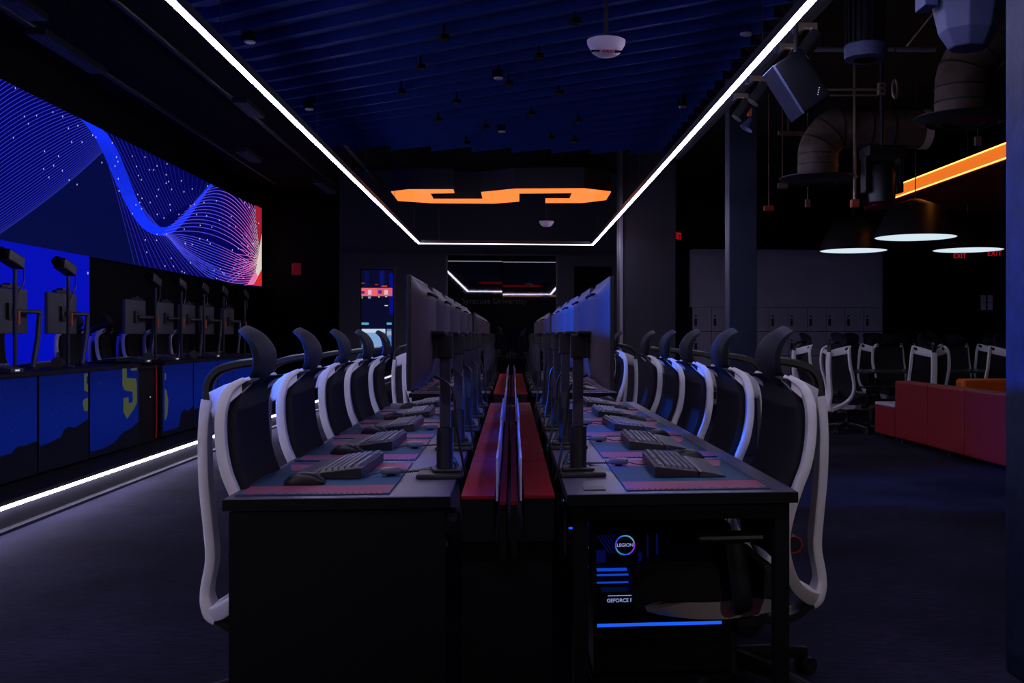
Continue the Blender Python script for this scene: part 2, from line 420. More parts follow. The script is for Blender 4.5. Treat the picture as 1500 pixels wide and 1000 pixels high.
# two more orange/red signs behind the viewpoint, mirrored in the glass
sgn('ceiling_sign', [[(-1.0,-1.2),(.9,-1.2),(1.1,-.7),(.9,-.2),(-1.0,-.2),(-1.2,-.7)]], 3.02, .2, 'red_sign', 'red glowing hexagonal ceiling sign mirrored in the dark glass')
sgn('ceiling_sign', [[(-.8,-5.7),(1.15,-5.7),(1.15,-5.3),(-.8,-5.3)], [(1.5,-5.7),(1.9,-5.7),(1.9,-5.3),(1.5,-5.3)]], 2.9, .2, 'orange_tube', 'broken orange ceiling light band mirrored in the dark glass')
# ================================================================ VIDEO WALL
XW = -4.74
def W(u, v, off=0): 
    p = PX(u, v, XW); return Vector((XW+off, p.y, p.z))
zt, zb = 3.60, 2.10; yE = W(383, 400).y; yl = W(131, 450).y; zlb = .55
r = empty('video_wall', (0,0,0)); tag(r, 'large video wall showing blue wave lines and a red corner', 'screen')
MB().box(XL+.002, XW, 1.5, yE, zb, zt).build('cabinet', 'black_plastic', r)
MB().box(XL+.002, XW, 1.5, yl, zlb, zb-.001).build('lower_cabinet', 'black_plastic', r)
mb = MB()
mb.col = (.0012, .003, .05); mb.poly([(XW+.001, 1.5, zb), (XW+.001, yE, zb), (XW+.001, yE, zt), (XW+.001, 1.5, zt)])
mb.col = (.001, .004, .46); mb.poly([(XW+.001, 1.5, zlb), (XW+.001, yl, zlb), (XW+.001, yl, zb), (XW+.001, 1.5, zb)])
def ply(pts, col, off):
    mb.col = col; mb.poly([W(u, v, off) for u, v in pts])
def clipz(a, b):
    # clip a segment (y,z) pair to the upper panel
    if max(a.z, b.z) < zb or min(a.z, b.z) > zt or min(a.y, b.y) > yE: return None
    def cut(p, q, z): t = (z-p.z)/(q.z-p.z); return p.lerp(q, t)
    if a.z > zt: a = cut(b, a, zt)
    if b.z > zt: b = cut(a, b, zt)
    if a.z < zb: a = cut(b, a, zb)
    if b.z < zb: b = cut(a, b, zb)
    if a.y > yE-.002 : a = Vector((a.x, yE-.002, a.z))
    if b.y > yE-.002 : b = Vector((b.x, yE-.002, b.z))
    return a, b
def line(pts, wpx, colf, off):
    for (a, b) in zip(pts, pts[1:]):
        pa, pb = W(*a, off), W(*b, off); k = clipz(pa, pb)
        if not k: continue
        pa, pb = k
        um = (a[0]+b[0])/2; wd = wpx*abs(XW)*1/(abs(um-750)*CS)/2
        n = Vector((0, -(pb.z-pa.z), (pb.y-pa.y)))
        if n.length < 1e-6: continue
        n.normalize(); n = n*wd
        # keep inside the panel
        q = [pa-n, pb-n, pb+n, pa+n]
        for p in q: p.z = min(zt, max(zb, p.z)); p.y = min(yE, p.y)
        mb.col = colf(um, (a[1]+b[1])/2); mb.poly(q)
def bez(p0, p1, p2, n=18):
    return [((1-t)**2*p0[0]+2*t*(1-t)*p1[0]+t*t*p2[0], (1-t)**2*p0[1]+2*t*(1-t)*p1[1]+t*t*p2[1]) for t in [i/n for i in range(n+1)]]
lp = lambda a, b, t: (a[0]+(b[0]-a[0])*t, a[1]+(b[1]-a[1])*t)
# tinted grounds below the line fields
for (pts, c) in (([(-60,60),(0,116),(117,172),(148,222),(80,282),(30,318),(-10,345),(-60,350)], (.0008, .0006, .11)),
                 ([(125,176),(300,264),(283,300),(245,335),(215,325),(190,265)], (.001, .001, .085)),
                 ([(165,265),(205,335),(250,345),(312,270),(372,300),(384,360),(376,419),(205,393)], (.002, .0015, .085))):
    q = []
    for u, v in pts:
        p = W(u, v, .0015); p.z = min(zt, max(zb, p.z)); p.y = min(yE, p.y); q.append(p)
    mb.col = c; mb.poly(q)
blue = lambda g: (lambda u, v: (.045*g, .06*g, .82*g))
for i in range(42):
    k = i/41; t = 1-(1-k)**1.3
    a = .55+.45*(1-k)
    line(bez(lp((-40,146),(-40,368),t), lp((50,52),(78,292),t), lp((112,104),(150,222),t), 26), 1.0, blue(.78*a), .003)
g1 = catmull([(110,166,0),(133,192,0),(150,222,0),(170,268,0),(192,312,0),(215,338,0),(245,344,0),(272,322,0),(292,296,0),(313,266,0)], 5)
g2 = catmull([(118,168,0),(150,190,0),(172,222,0),(188,262,0),(205,302,0),(222,326,0),(243,333,0),(268,316,0),(289,291,0),(311,266,0)], 5)
for i in range(22):
    t = i/21; line([(a.x*(1-t)+b.x*t, a.y*(1-t)+b.y*t) for a, b in zip(g1, g2)], 1.3, lambda u, v: (.006, .03, 1.0), .004+.00002*i)
for i in range(24):
    t = i/23; line(bez(lp((132,168),(306,262),t), lp((176,250),(292,290),t), lp((214,330),(300,288),t)), .85, blue(.6-.25*t), .003)
for i in range(22):
    t = i/21
    line(bez(lp((158,240),(240,343),t), lp((176,300),(275,372),t), lp((200,400),(372,424),t)), .9, blue(.7-.1*t), .003)
def pink(u, v):
    t = min(1, max(0, (u-318)/50)); a = min(1, max(0, (u-366)/14))
    return (.07+.75*t, .07+.08*t+.5*a, .85*(1-.45*t)+.1*a)
for i in range(17):
    t = i/16
    line(bez(lp((236,343),(313,268),t), lp((318,322),(352,236),t**.8), lp((381,392),(388,352),t), 24), .95, pink, .0045)
for i in range(14):
    t = i/13
    line(bez((238+6*t,344), lp((290,335),(316,440),t), lp((380,392),(374,412),t), 24), .85, pink, .0046)
for i in range(16):
    t = i/15
    line(bez(lp((330,420),(372,300),t), lp((362,398),(378,340),t), lp((378,384),(381,372),t), 10), .8, pink, .0047)
ply([(372.5,300),(383,305),(383,345),(379,362)], (.35, .012, .03), .0052)
ply([(383,342),(383,394),(371,417),(362,417),(374,398),(379,368)], (.72, .62, .52), .0054)
ply([(362,417),(371,417),(377,404),(374,398),(368,408)], (.8, .18, .42), .0056)
ply([(383,394),(383,419),(371,418)], (.7, .02, .02), .0058)
stars = [(81,108),(130,264),(197,259),(287,240),(341,264),(152,304),(372,329),(424,315),(70,380),(390,404),(447,405),(241,455),(318,482),(236,552),(291,533),(339,561),(265,598),(376,613),(420,637),(505,367),(523,378),(613,409),(556,517),(636,487),(644,511),(628,536),(723,482),(793,487),(746,538),(859,535),(914,524),(817,556),(840,557),(757,588),(773,611),(909,584),(922,621),(909,630),(993,617),(646,606),(650,672),(939,664),(1007,677),(1052,661),(867,665),(857,701),(753,692),(776,713),(764,736),(743,749),(821,736),(774,770),(930,748),(933,778),(860,801),(897,821),(979,801),(1041,754),(1064,746),(724,797),(1117,736),(1185,727),(1137,645),(1076,802),(1131,809),(1096,861),(1160,871),(1202,833),(1267,813),(1255,862),(1291,870),(1340,738),(1366,762),(1397,778),(1376,866),(859,910),(911,908),(1008,882),(1093,934),(1136,940),(1151,962),(1013,960),(1052,966),(795,941),(856,943),(1326,916),(1350,921),(1357,976),(1388,962),(1417,850)]
s2 = [(868,9),(757,40),(817,42),(765,105),(1043,34),(1083,40),(1097,60),(968,59),(1003,65),(893,136),(995,160),(1150,192),(1162,211),(1170,217),(1118,200),(1221,188),(1273,181),(1247,217),(1214,93),(1245,86),(1296,71),(1297,115),(1275,148),(1289,158),(861,177),(905,178),(950,205),(962,212),(1131,242),(1270,241),(1327,131),(1318,60)]
mb.col = (.5, .48, .95)
for (u, v) in [(x/3.745, 100+y/3.745) for x, y in stars]+[(x/3.571, 340+y/3.571) for x, y in s2]:
    hh = 1.2 if u < 180 else .9
    mb.col = (.5, .48, .95)
    mb.poly([W(u-.55, v-hh, .0062), W(u+.55, v-hh, .0062), W(u+.55, v+hh, .0062), W(u-.55, v+hh, .0062)])
mb.col = (.3, .4, .9); mb.poly([W(127.5, 398, .003), W(129.2, 398, .003), W(129.2, 401.5, .003), W(127.5, 401.5, .003)])
mb.build('picture', 'display', r, fixn=False)
# ================================================================ STAGE DESKS
XP = -3.40
def D(u, v, off=0):
    p = PX(u, v, XP); return Vector((XP+off, p.y, p.z))
z3 = lambda L: [(x/3.571, 560+y/3.571) for x, y in L]
z2 = lambda L: [(x/3.571, 340+y/3.571) for x, y in L]
bounds = [(4.2,5.35),(5.35,6.4),(6.4,7.49),(7.5,8.36),(8.37,9.44),(10.05,11.0),(11.01,11.89),(11.9,12.52),(12.53,13.5),(13.51,14.4)]
hill = {2: z3([(-120,410),(0,388),(60,370),(78,345),(100,332),(130,331),(196,304)]), 3: z3([(203,336),(250,318),(320,284),(333,250),(352,232),(372,231),(390,238),(459,190)]),
        4: z3([(471,380),(540,345),(600,312),(630,275),(650,255),(680,243),(715,207)]), 5: z3([(865,282),(905,250),(936,230),(945,165),(960,140),(985,150),(1006,120)]),
        6: z3([(1018,140),(1080,118),(1084,62),(1096,55),(1104,108),(1142,95)]), 7: z3([(1144,90),(1215,70)]), 8: z3([(1218,80),(1290,60)]), 9: z3([(1300,55),(1330,10),(1345,50),(1390,-10)])}
glyph = {4: [z2([(640,713),(662,711),(664,762),(712,765),(716,805),(716,890),(700,925),(664,976),(645,940),(645,868),(672,862),(673,894),(694,888),(693,835),(650,826),(640,800)]), z2([(684,712),(716,709),(716,722),(684,724)])],
         3: [z2([(440,740),(459,738),(459,752),(452,755),(452,790),(459,795),(459,836),(440,828)]), z2([(447,868),(459,866),(459,933),(442,936),(433,905),(433,880)])],
         5: [z2([(861,738),(868,738),(868,770),(861,776)]), z2([(861,815),(872,830),(880,880),(876,950),(868,978),(861,982)])]}
names = ['first','second','third','fourth','fifth','sixth','seventh','eighth','ninth','tenth']
dl = {2: 'stage desk with plain starry blue display, cut by the picture edge', 3: 'stage desk with blue display showing a thin sliver of yellow letter',
      4: 'stage desk with blue display showing a large yellow block letter, before the gap', 5: 'stage desk just past the gap with yellow sliver on its blue display',
      6: 'stage desk with narrow rock spire on its blue display, second past the gap', 7: 'narrow stage desk with blue display, third past the gap',
      8: 'stage desk with blue display, fourth past the gap', 9: 'farthest stage desk with blue display, behind the near chairs',
      0: 'stage desk outside the picture beside the viewpoint', 1: 'second stage desk outside the picture beside the viewpoint'}
random.seed(3)
for i, (a, b) in enumerate(bounds):
    if i < 2: continue
    r = empty('stage_desk', (XP-.35, (a+b)/2, .2)); tag(r, dl[i], 'desk', 'stage desks with blue display fronts')
    off = Vector((-(XP-.35), -(a+b)/2, -.2))
    def bd(mb, n, m, **k):
        mb.v = [tuple(Vector(p)+off) for p in mb.v]; return mb.build(n, m, r, **k)
    bd(MB().box(XP-.72, XP+.02, a, b, .925, .955), 'desk_top', 'desk_black')
    for yy in (a+.01, b-.05):
        bd(MB().box(XP-.7, XP-.05, yy, yy+.04, .2, .925), 'side_panel', 'desk_black')
    pn = bd(MB().box(XP-.03, XP-.002, a+.01, b-.01, .22, .924), 'display_panel', 'black_plastic')
    mb = MB(); mb.col = (.0012, .0045, .075+.014*(i in (2,3,4)))
    n = 8
    for k in range(n):                 # faint horizontal gradient bands shown on the display
        za, zb_ = .26+.66*k/n, .26+.66*(k+1)/n
        g = .7+.3*sin(3.1*k/n+.4)
        mb.col = (.0004*g, .0065*g, .125*g); mb.poly([(XP-.001, a+.015, za), (XP-.001, b-.015, za), (XP-.001, b-.015, zb_), (XP-.001, a+.015, zb_)])
    if i in hill:
        h = [D(u, v, .0005) for u, v in hill[i]]
        for p in h: p.y = min(b-.015, max(a+.015, p.y)); p.z = max(.27, min(.915, p.z))
        h[0].y = a+.015; h[-1].y = b-.015
        mb.col = (.001, .0014, .005)
        for p, q in zip(h, h[1:]):
            if q.y-p.y > 1e-4: mb.poly([(XP+.0005, p.y, .225), (XP+.0005, q.y, .225), tuple(q), tuple(p)])
    for g in glyph.get(i, []):
        mb.col = (.048, .056, .024); mb.poly([D(u, v, .0009) for u, v in g])
    for k in range(26):
        yy, zz = random.uniform(a+.03, b-.03), random.uniform(.5, .9); s_ = random.uniform(.0015, .004); mb.col = (.03, .06, .28)
        mb.poly([(XP+.0011, yy-s_, zz-s_), (XP+.0011, yy+s_, zz-s_), (XP+.0011, yy+s_, zz+s_), (XP+.0011, yy-s_, zz+s_)])
    mb.v = [tuple(Vector(p)+off) for p in mb.v]
    mb.build('display_picture', 'display', pn, fixn=False)
# dark equipment rack in the gap with a red cable
r = empty('equipment_rack', (XP-.32, 9.75, .2)); tag(r, 'black equipment rack with red cable in the gap between stage desks', 'rack')
MB().box(-.3, .28, -.27, .27, 0, .70).build('cabinet', 'desk_black', r, bevel=.01)
MB().box(-.32, .30, -.29, .29, .701, .725).build('top', 'desk_black', r)
MB().tube([(.295,.2,.72),(.296,.205,.4),(.295,.2,.02)], .008, 8).build('cable', 'red_ring', r)
MB().box(.281,.284,.08,.09,.42,.43).build('indicator', 'lamp_spark', r)
# ================================================================ GAMING CHAIR (faces -X in its own frame)
X0 = .76
rail = [(.115,1.015),(.150,1.085),(.190,1.055),(.205,1.0),(.21,.954),(.206,.874),(.19,.794),(.165,.727),(.139,.641),(.126,.554),(.138,.47),(.175,.41)]
railp = [(.150,1.08),(.190,1.05),(.208,1.0),(.212,.954),(.208,.874),(.192,.794),(.166,.727),(.139,.641),(.126,.554),(.140,.466)]
def build_chair(name='gaming_chair'):
    t = empty(name); tag(t, 'x', 'chair')
    # seat
    def top(u, v):
        x = -.37+.47*u; y = (v-.5)*.50*(1-.10*(2*u-1)**4); e = (2*v-1)
        z = .485+.012*e*e-.05*max(0, (.25-u)/.25)**2-.03*max(0,(u-.85)/.15)-.03*abs(e)**6
        return Vector((x, y, z))
    def bot(u, v):
        p = top(u, v); p.z -= .085+.02*sin(pi*u); return p
    MB().slab(top, bot, 14, 12).build('seat', 'mesh_fabric', t, smooth=True)
    def sa(u, v):
        x = -.33+.43*u; y = (v-.5)*.485; return Vector((x, y, .385-.03*max(0,(u-.6)/.4)-.05*(1-u)**2))
    def sb(u, v):
        x = -.28+.37*u; y = (v-.5)*.42; return Vector((x, y, .278+.015*(2*v-1)**2+.02*(1-sin(pi*u))))
    MB().slab(sa, sb, 10, 8).build('seat_shell', 'grey_shell', t, smooth=True)
    # back cushion
    cp = catmull([(x-.012, 0, z) for x, z in railp], 4)
    N = len(cp)-1
    def wid(s): return .225*(1-.16*(1-s)**3)*(1-.10*s**3)*(1 if .03 < s < .97 else .93)
    def fr_(u, v):
        i = u*N; k = min(N-1, int(i)); p = cp[k].lerp(cp[k+1], i-k); e = 2*v-1
        return Vector((p.x-.022+.0*e-.006*abs(e)**3+.018*(1-e*e), wid(u)*e, p.z))
    def bk_(u, v):
        p = fr_(u, v); e = 2*v-1; p.x += .042-.014*abs(e)**4; return p
    MB().slab(fr_, bk_, 26, 14).build('back_cushion', 'mesh_fabric', t, smooth=True)
    # white frame: two side rails swept into the spine, one piece
    fm = MB()
    for sgn_ in (-1, 1):
        ys_ = [.196,.212,.226,.233,.238,.241,.241,.236,.226,.206]
        pts = [(x, sgn_*y, z) for (x, z), y in zip(railp, ys_)]+[(.182,sgn_*.150,.385),(.245,sgn_*.075,.330),(.300,0,.300)]
        pp = catmull(pts, 5); n_ = len(pp)-1
        R = [min(1., .45+.55*(i/n_)/.12)*(1 if i/n_ < .72 else 1+.55*min(1, (i/n_-.72)/.2)) for i in range(n_+1)]
        fm.tube(pp, R, 12, sec=(.017,.0165), pw=.35)
        # flat yoke web from the rail tip to the spine top
        A, B_, Cc, Dd = Vector((.140,.180,1.088)), Vector((.334,.0,1.020)), Vector((.318,.0,.962)), Vector((.212,.236,1.018))
        E_ = Vector((.232,.160,1.000))
        tp = [A, A.lerp(B_,.5)+Vector((.004,0,.004)), B_, Cc, E_, Dd]
        tp = [Vector((p.x, sgn_*p.y, p.z)) for p in tp]; bt = [p+Vector((-.012,0,-.020)) for p in tp]
        fm.add(tp+bt, [(0,1,4,5),(1,2,3,4),(6,11,10,7),(7,10,9,8)]+[(i,(i+1)%6,6+(i+1)%6,6+i) for i in range(6)])
    sp_ = catmull([(.316,0,1.005),(.322,0,.96),(.326,0,.90),(.327,0,.84),(.323,0,.72),(.309,0,.576),(.303,0,.48),(.318,0,.39),(.318,0,.345),(.303,0,.305),(.280,0,.292)], 5)
    ns = len(sp_)-1
    fm.tube(sp_, [1.0 if i < ns*.75 else 1+.5*(i/ns-.75)/.25 for i in range(ns+1)], 12, sec=(.036,.0175), pw=.35)
    fm.build('back_frame', 'white_shell', t, smooth=True)
    # headrest
    fp = catmull([(.188,0,1.250),(.148,0,1.226),(.121,0,1.185),(.113,0,1.138),(.124,0,1.088),(.158,0,1.050)], 5)
    bp_ = catmull([(.193,0,1.248),(.180,0,1.215),(.167,0,1.175),(.160,0,1.135),(.164,0,1.092),(.172,0,1.056)], 5)
    NN = len(fp)-1
    def hw(u): return .125*(1-.30*abs(2*u-1)**3)
    def ha(u, v):
        i = round(u*NN); e = 2*v-1; p = fp[i]; return Vector((p.x+.010*e*e, hw(u)*e, p.z+(1.14-p.z)*.16*e*e))
    def hb(u, v):
        i = round(u*NN); e = 2*v-1; a_ = ha(u, v); q = bp_[i]; th = max(.006, (q.x-fp[i].x))*(1-.62*abs(e)**2.5)
        return Vector((a_.x+th, a_.y*.985, a_.z+(q.z-fp[i].z)*.6))
    MB().slab(ha, hb, NN, 18).build('headrest', 'headrest_foam', t, smooth=True)
    MB().tube(catmull([(.165,0,1.130),(.230,0,1.120),(.285,0,1.100),(.314,0,1.060),(.318,0,1.00)],4), 1, 8, sec=(.026,.015)).build('headrest_arm', 'black_plastic', t, smooth=True)
    # armrests
    for sg in (-1, 1):
        a = MB().tube(catmull([(-.02,sg*.20,.335),(-.03,sg*.285,.36),(-.045,sg*.295,.46),(-.06,sg*.292,.565)],5), 1, 8, sec=(.022,.032)).build('armrest', 'black_plastic', t, smooth=True)
        MB().box(-.19,.07,sg*.292-.045,sg*.292+.045,.566,.592).build('arm_pad', 'black_plastic', a, bevel=.012)
    # mechanism, dial, lower bracket
    MB().box(-.17,.10,-.085,.085,.21,.285).build('tilt_mechanism', 'black_plastic', t, bevel=.02)
    k = MB().cyl((-.10,-.086,.245),(-.10,-.125,.245),.030,20).build('tilt_knob', 'black_plastic', t, smooth=True)
    ring = lambda c, r0, nrm: MB().tube([Vector(c)+Vector((r0*cos(w), 0, r0*sin(w))) for w in [2*pi*i/24 for i in range(25)]], .0028, 6, caps=False)
    ring((-.10,-.126,.245), .029, 0).build('red_ring', 'red_ring', k)
    k2 = MB().cyl((.205,-.07,.50),(.205,.07,.50),.030,20).build('lumbar_dial', 'black_plastic', t, smooth=True)
    ring((.205,-.071,.50), .028, 0).build('red_ring', 'red_ring', k2)
    MB().tube(catmull([(.06,0,.27),(.14,0,.235),(.22,0,.245),(.262,0,.272),(.292,0,.300)],5), 1, 8, sec=(.045,.02)).build('back_bracket', 'black_plastic', t, smooth=True)
    MB().cyl((0,0,.11),(0,0,.212),.026,16).build('gas_lift', 'dark_metal', t, smooth=True)
    MB().lathe([(0,.135),(.045,.13),(.05,.06),(0,.06)], n=20).build('base_hub', 'black_plastic', t, smooth=True)
    for i in range(5):
        w = 2*pi*i/5+.35; dx, dy = cos(w), sin(w)
        l = MB().tube([(.03*dx,.03*dy,.105),(.17*dx,.17*dy,.095),(.325*dx,.325*dy,.072)], [1.2,1,.75], 8, sec=(.026,.018), up=(0,0,1)).build('base_leg', 'black_plastic', t, smooth=True)
        px, py = .325*dx, .325*dy; q = Vector((-dy, dx, 0))
        c = MB()
        for s_ in (-.022, .022):
            a0 = Vector((px, py, .030))+q*(s_-.009); a1 = Vector((px, py, .030))+q*(s_+.009); c.cyl(a0, a1, .0295, 16)
        c.cyl((px,py,.03),(px,py,.07),.009,8)
        c.build('caster', 'black_plastic', l, smooth=True)
    return t
CH = Proto(build_chair())
pos5 = ['nearest the camera', 'second from the camera', 'third from the camera', 'fourth from the camera', 'farthest from the camera']
PIT = .812
B1, B2 = 3.40, 8.66
side_l, side_r = 'desk row on the video wall side', 'desk row on the locker side'
random.seed(11)
for bi, y0 in enumerate((B1, B2)):
    bn = 'near bench' if bi == 0 else 'far bench'
    for k in range(5):
        Y = y0+PIT*k
        CH.place((.755+random.uniform(-.006,.008), Y+random.uniform(-.01,.02), 0), radians(random.uniform(-1.5,1.5)), f'white framed gaming chair, {bn}, locker side, {pos5[k]}', f'gaming chairs along the {bn}')
        CH.place((-.684+random.uniform(-.006,.004), Y+random.uniform(-.02,.02), 0), pi+radians(random.uniform(-1.5,1.5)), f'white framed gaming chair, {bn}, video wall side, {pos5[k]}', f'gaming chairs along the {bn}')
SY = [7.8, 8.68, 10.3, 11.15, 11.9, 12.65, 13.55]
for k, Y in enumerate(SY):
    if k < 1: continue
    CH.place((-4.18, Y, .2), pi+radians(random.uniform(-10, 10)), f'white framed chair behind the stage desks, {["","nearest","second","third","fourth","fifth","farthest"][k]} of its row', 'chairs on the stage')
# lounge chairs round the long table
lc = [ (1194, 13.6, 192, 'end of the long table, in front of the lockers'), (1241, 12.4, 208, 'turned sideways at the near corner of the long table'),
      (1277, 15.2, -97, 'back turned, behind the long table beside the lockers'), (1352, 12.2, -90, 'back turned, above the red sofa'),
      (1448, 14.8, -100, 'back turned, behind the long table near the pillar'), (1462, 12.3, -88, 'back turned, above the orange sofa'),
      (1250, 15.9, 85, 'facing the camera, in front of the lockers, topmost headrest'), (1281, 16.3, 100, 'facing the camera at the end of the lockers'), (1309, 14.6, 92, 'facing the camera, dark, behind the long table'), (1404, 14.4, 88, 'facing the camera, dark, right of the central pink framed chair'), (1330, 15.6, 95, 'facing the camera, dark, half hidden behind another')]
for (u, d, a, lb) in lc:
    p = P(u, 490, d); CH.place((p.x, p.y, 0), radians(a+0), 'gaming chair '+lb if len(('gaming chair '+lb).split()) < 16 else lb, 'gaming chairs round the long table')
# ================================================================ BENCHES
def build_bench(name, x_in, x_out, y0, y1, closed, label):
    s = 1 if x_out > 0 else -1
    r = empty(name, ((x_in+x_out)/2, (y0+y1)/2, 0)); tag(r, label, 'desk', 'bench desks')
    ox, oy = (x_in+x_out)/2, (y0+y1)/2
    def bd(mb, n, m, **k):
        mb.v = [(p[0]-ox, p[1]-oy, p[2]) for p in mb.v]; return mb.build(n, m, r, **k)
    a, b = min(x_in, x_out), max(x_in, x_out)
    bd(MB().box(a, b, y0, y1, .706, .74), 'desk_top', 'desk_top', bevel=.003)
    bd(MB().box(a-.0015, b+.0015, y0-.003, y0-.0005, .705, .7375), 'edge_band', 'desk_black')
    ins = .02
    bd(MB().box(a+ins, b-ins, y0+.02, y0+.06, .655, .705).box(a+ins, b-ins, y1-.06, y1-.02, .655, .705).box(b-ins-.04, b-ins, y0+.06, y1-.06, .655, .705).box(a+ins, a+ins+.04, y0+.06, y1-.06, .655, .705), 'frame', 'desk_black')
    n = 3
    for k in range(n):
        yy = y0+.02+(y1-y0-.09)*k/(n-1)
        for xx in (a+ins, b-ins-.045):
            bd(MB().box(xx, xx+.045, yy, yy+.045, 0, .655), 'leg', 'desk_black')
    if closed: bd(MB().box(a+.015, b-.015, y0+.003, y0+.018, .02, .700), 'end_panel', 'desk_black')
    return r
for (y0, y1, bn) in ((2.99, 7.07, 'near'), (8.24, 12.32, 'far')):
    build_bench('bench_desk', -.184, -.840, y0, y1, bn == 'near', f'long black {bn} bench desk on the video wall side')
    build_bench('bench_desk', .166, .873, y0, y1, False, f'long black {bn} bench desk on the locker side')
    # centre cable trough with red lids and acrylic screens
    for s in (-1, 1):
        nm = 'video wall side' if s < 0 else 'locker side'
        r = empty('cable_trough', (0, (y0+y1)/2, 0)); tag(r, f'red lidded cable trough of the {bn} bench, {nm}', 'cable trough', 'red cable troughs')
        oy = (y0+y1)/2; c0 = -.010
        xo = (-.152 if s < 0 else .128); xm = (-.052 if s < 0 else .036)
        xi0, xi1 = ((-.038, -.017) if s < 0 else (-.004, .017))
        L = (y1-y0)/5
        for k in range(5):
            a, b = y0-oy+L*k+.004, y0-oy+L*(k+1)-.004
            MB().box(min(xo,xm), max(xo,xm), a, b, .727-.0*k, .739).build('lid', 'red_lid', r, bevel=.002)
            MB().box(xi0, xi1, a, b, .71, .722).build('inner_lid', 'red_lid', r, bevel=.001)
        MB().box(min(xo,xm)+.002, max(xo,xm)-.002, y0-oy+.003, y1-oy-.003, .60, .7265).build('tray', 'desk_black', r)
        MB().box(xi0+.001, xi1-.001, y0-oy+.003, y1-oy-.003, .55, .7095).build('inner_tray', 'desk_black', r)
        for yy in (-1.8, 0, 1.8): MB().box(min(xo,xm)+.03, min(xo,xm)+.06, yy-.02, yy+.02, 0, .60).build('support', 'desk_black', r)
        MB().box(xi0+.004, xi0+.016, -.02, .02, 0, .55).build('support', 'desk_black', r)
        # screens
        xs = -.0445 if s < 0 else .0265
        L3 = (y1-y0)/3
        for k in range(3):
            jx = [0, .004, -.003][k]*s; dz = [.0, .006, -.004][k]
            c = empty('privacy_screen', (xs+jx, y0+L3*(k+.5)-.02, .725)); tag(c, f'clear blue tinted privacy screen, {bn} bench, {nm}, {["nearest", "middle", "farthest"][k]}', 'privacy screen', 'privacy screens between the desks')
            MB().box(-.003, .003, -L3/2+.006, L3/2-.006, 0, .128+dz).build('panel', 'acrylic', c)
            for q in (-.5, .5): MB().box(-.006, .006, q*L3*.7-.015, q*L3*.7+.015, -.035, .02).build('clamp', 'dark_metal', c)
# centre support panel at the near end
tag(MB().box(-.150, .120, 3.02, 3.04, .02, .59).build('cable_cover', 'desk_black'), 'black panel closing the gap between the two near desks', 'panel')
# ================================================================ MONITOR (screen faces +X)
def build_monitor():
    r = empty('monitor'); tag(r, 'x', 'monitor')
    MB().prism([(-.07,-.10),(.085,-.085),(.085,.085),(-.07,.10)], 'z', 0, .017).build('stand_base', 'black_plastic', r, bevel=.005)
    MB().prism([(-.06,-.05),(.05,-.05),(.03,.05),(-.06,.05)], 'z', .0175, .027).build('base_collar', 'black_plastic', r, bevel=.004)
    MB().cyl((-.005,0,.02),(-.005,0,.165),.029,20).build('pole_sleeve', 'black_plastic', r, smooth=True)
    MB().box(-.024,.012,-.019,.019,.165,.47).build('pole', 'pole_metal', r, bevel=.003)
    MB().box(-.032,.024,-.028,.028,.40,.482).build('hinge', 'black_plastic', r, bevel=.004)
    MB().box(-.01,.05,-.10,.10,.482,.494).box(.02,.06,-.05,.05,.40,.482).build('mount_arm', 'black_plastic', r, bevel=.003)
    h0, h1, hy, xf = .305, .665, .305, .092
    p = MB().box(xf-.013, xf, -hy, hy, h0, h1).build('panel', 'black_plastic', r, bevel=.002)
    MB().box(xf+.0005, xf+.0015, -hy+.008, hy-.008, h0+.02, h1-.008).build('screen', 'screen_black', p)
    # curved back housing
    zc = (h0+h1)/2
    def bb(u, v):
        e, g = 2*u-1, 2*v-1
        t = (1-abs(e)**3.2)**.8*(1-max(0, g-.74)/.26)*(1-.75*max(0, -g)**5)
        tt = max(0, t)
        return Vector((xf-.0135-.046*tt, e*(hy-.003), zc+g*((h1-h0)/2-.003)))
    def ba(u, v): e, g = 2*u-1, 2*v-1; return Vector((xf-.0132, e*(hy-.003), zc+g*((h1-h0)/2-.003)))
    MB().slab(ba, bb, 20, 20).build('back_housing', 'monitor_back', r, smooth=True)
    MB().box(xf-.0625, xf-.03, -.17, .17, h1-.055, h1-.049).build('vent_slot', 'black_matte', r)
    MB().tube(catmull([(.03,.03,.34),(-.03,.05,.30),(-.045,.045,.18),(-.07,.02,.03),(-.085,.01,-.02)],5), .0045, 6).build('cable', 'black_plastic', r, smooth=True)
    return r
MO = Proto(build_monitor())
# ================================================================ KEYBOARD (long side on Y, wrist side towards +X)
def build_keyboard():
    r = empty('keyboard'); tag(r, 'x', 'keyboard')
    MB().prism([(-.075,.0),(-.075,.034),(-.07,.036),(.068,.020),(.072,.0)], 'y', -.222, .222).build('body', 'black_plastic', r, bevel=.002)
    k = MB()
    rowsx = [-.066, -.038, -.018, .002, .022, .042]
    for i, x in enumerate(rowsx):
        z = .036-.115*(x+.07)
        y = -.212
        while y < .207:
            wd = .0165
            if i == 0 and (int((y+.212)/.019) in (1, 6, 11)): y += .019; continue
            if i == 5 and -.10 < y < .02: wd = .118
            if .070 < y < .078 or .138 < y < .146: y += .008; continue
            m = Matrix.Translation((x, y, z))
            k.add([m @ Vector(q) for q in ((0,0,0),(.0165,0,-.0015),(.0165,wd,-.0015),(0,wd,0),(.002,.002,.010),(.0145,.002,.0085),(.0145,wd-.002,.0085),(.002,wd-.002,.010))],
                  [(0,3,2,1),(4,5,6,7),(0,1,5,4),(1,2,6,5),(2,3,7,6),(3,0,4,7)])
            y += wd+.0025
    k.build('keycaps', 'keycap', r)
    MB().prism([(.074,0),(.074,.018),(.085,.020),(.16,.006),(.162,0)], 'y', -.222, .222).build('wrist_rest', 'rest_grey', r, bevel=.002)
    return r
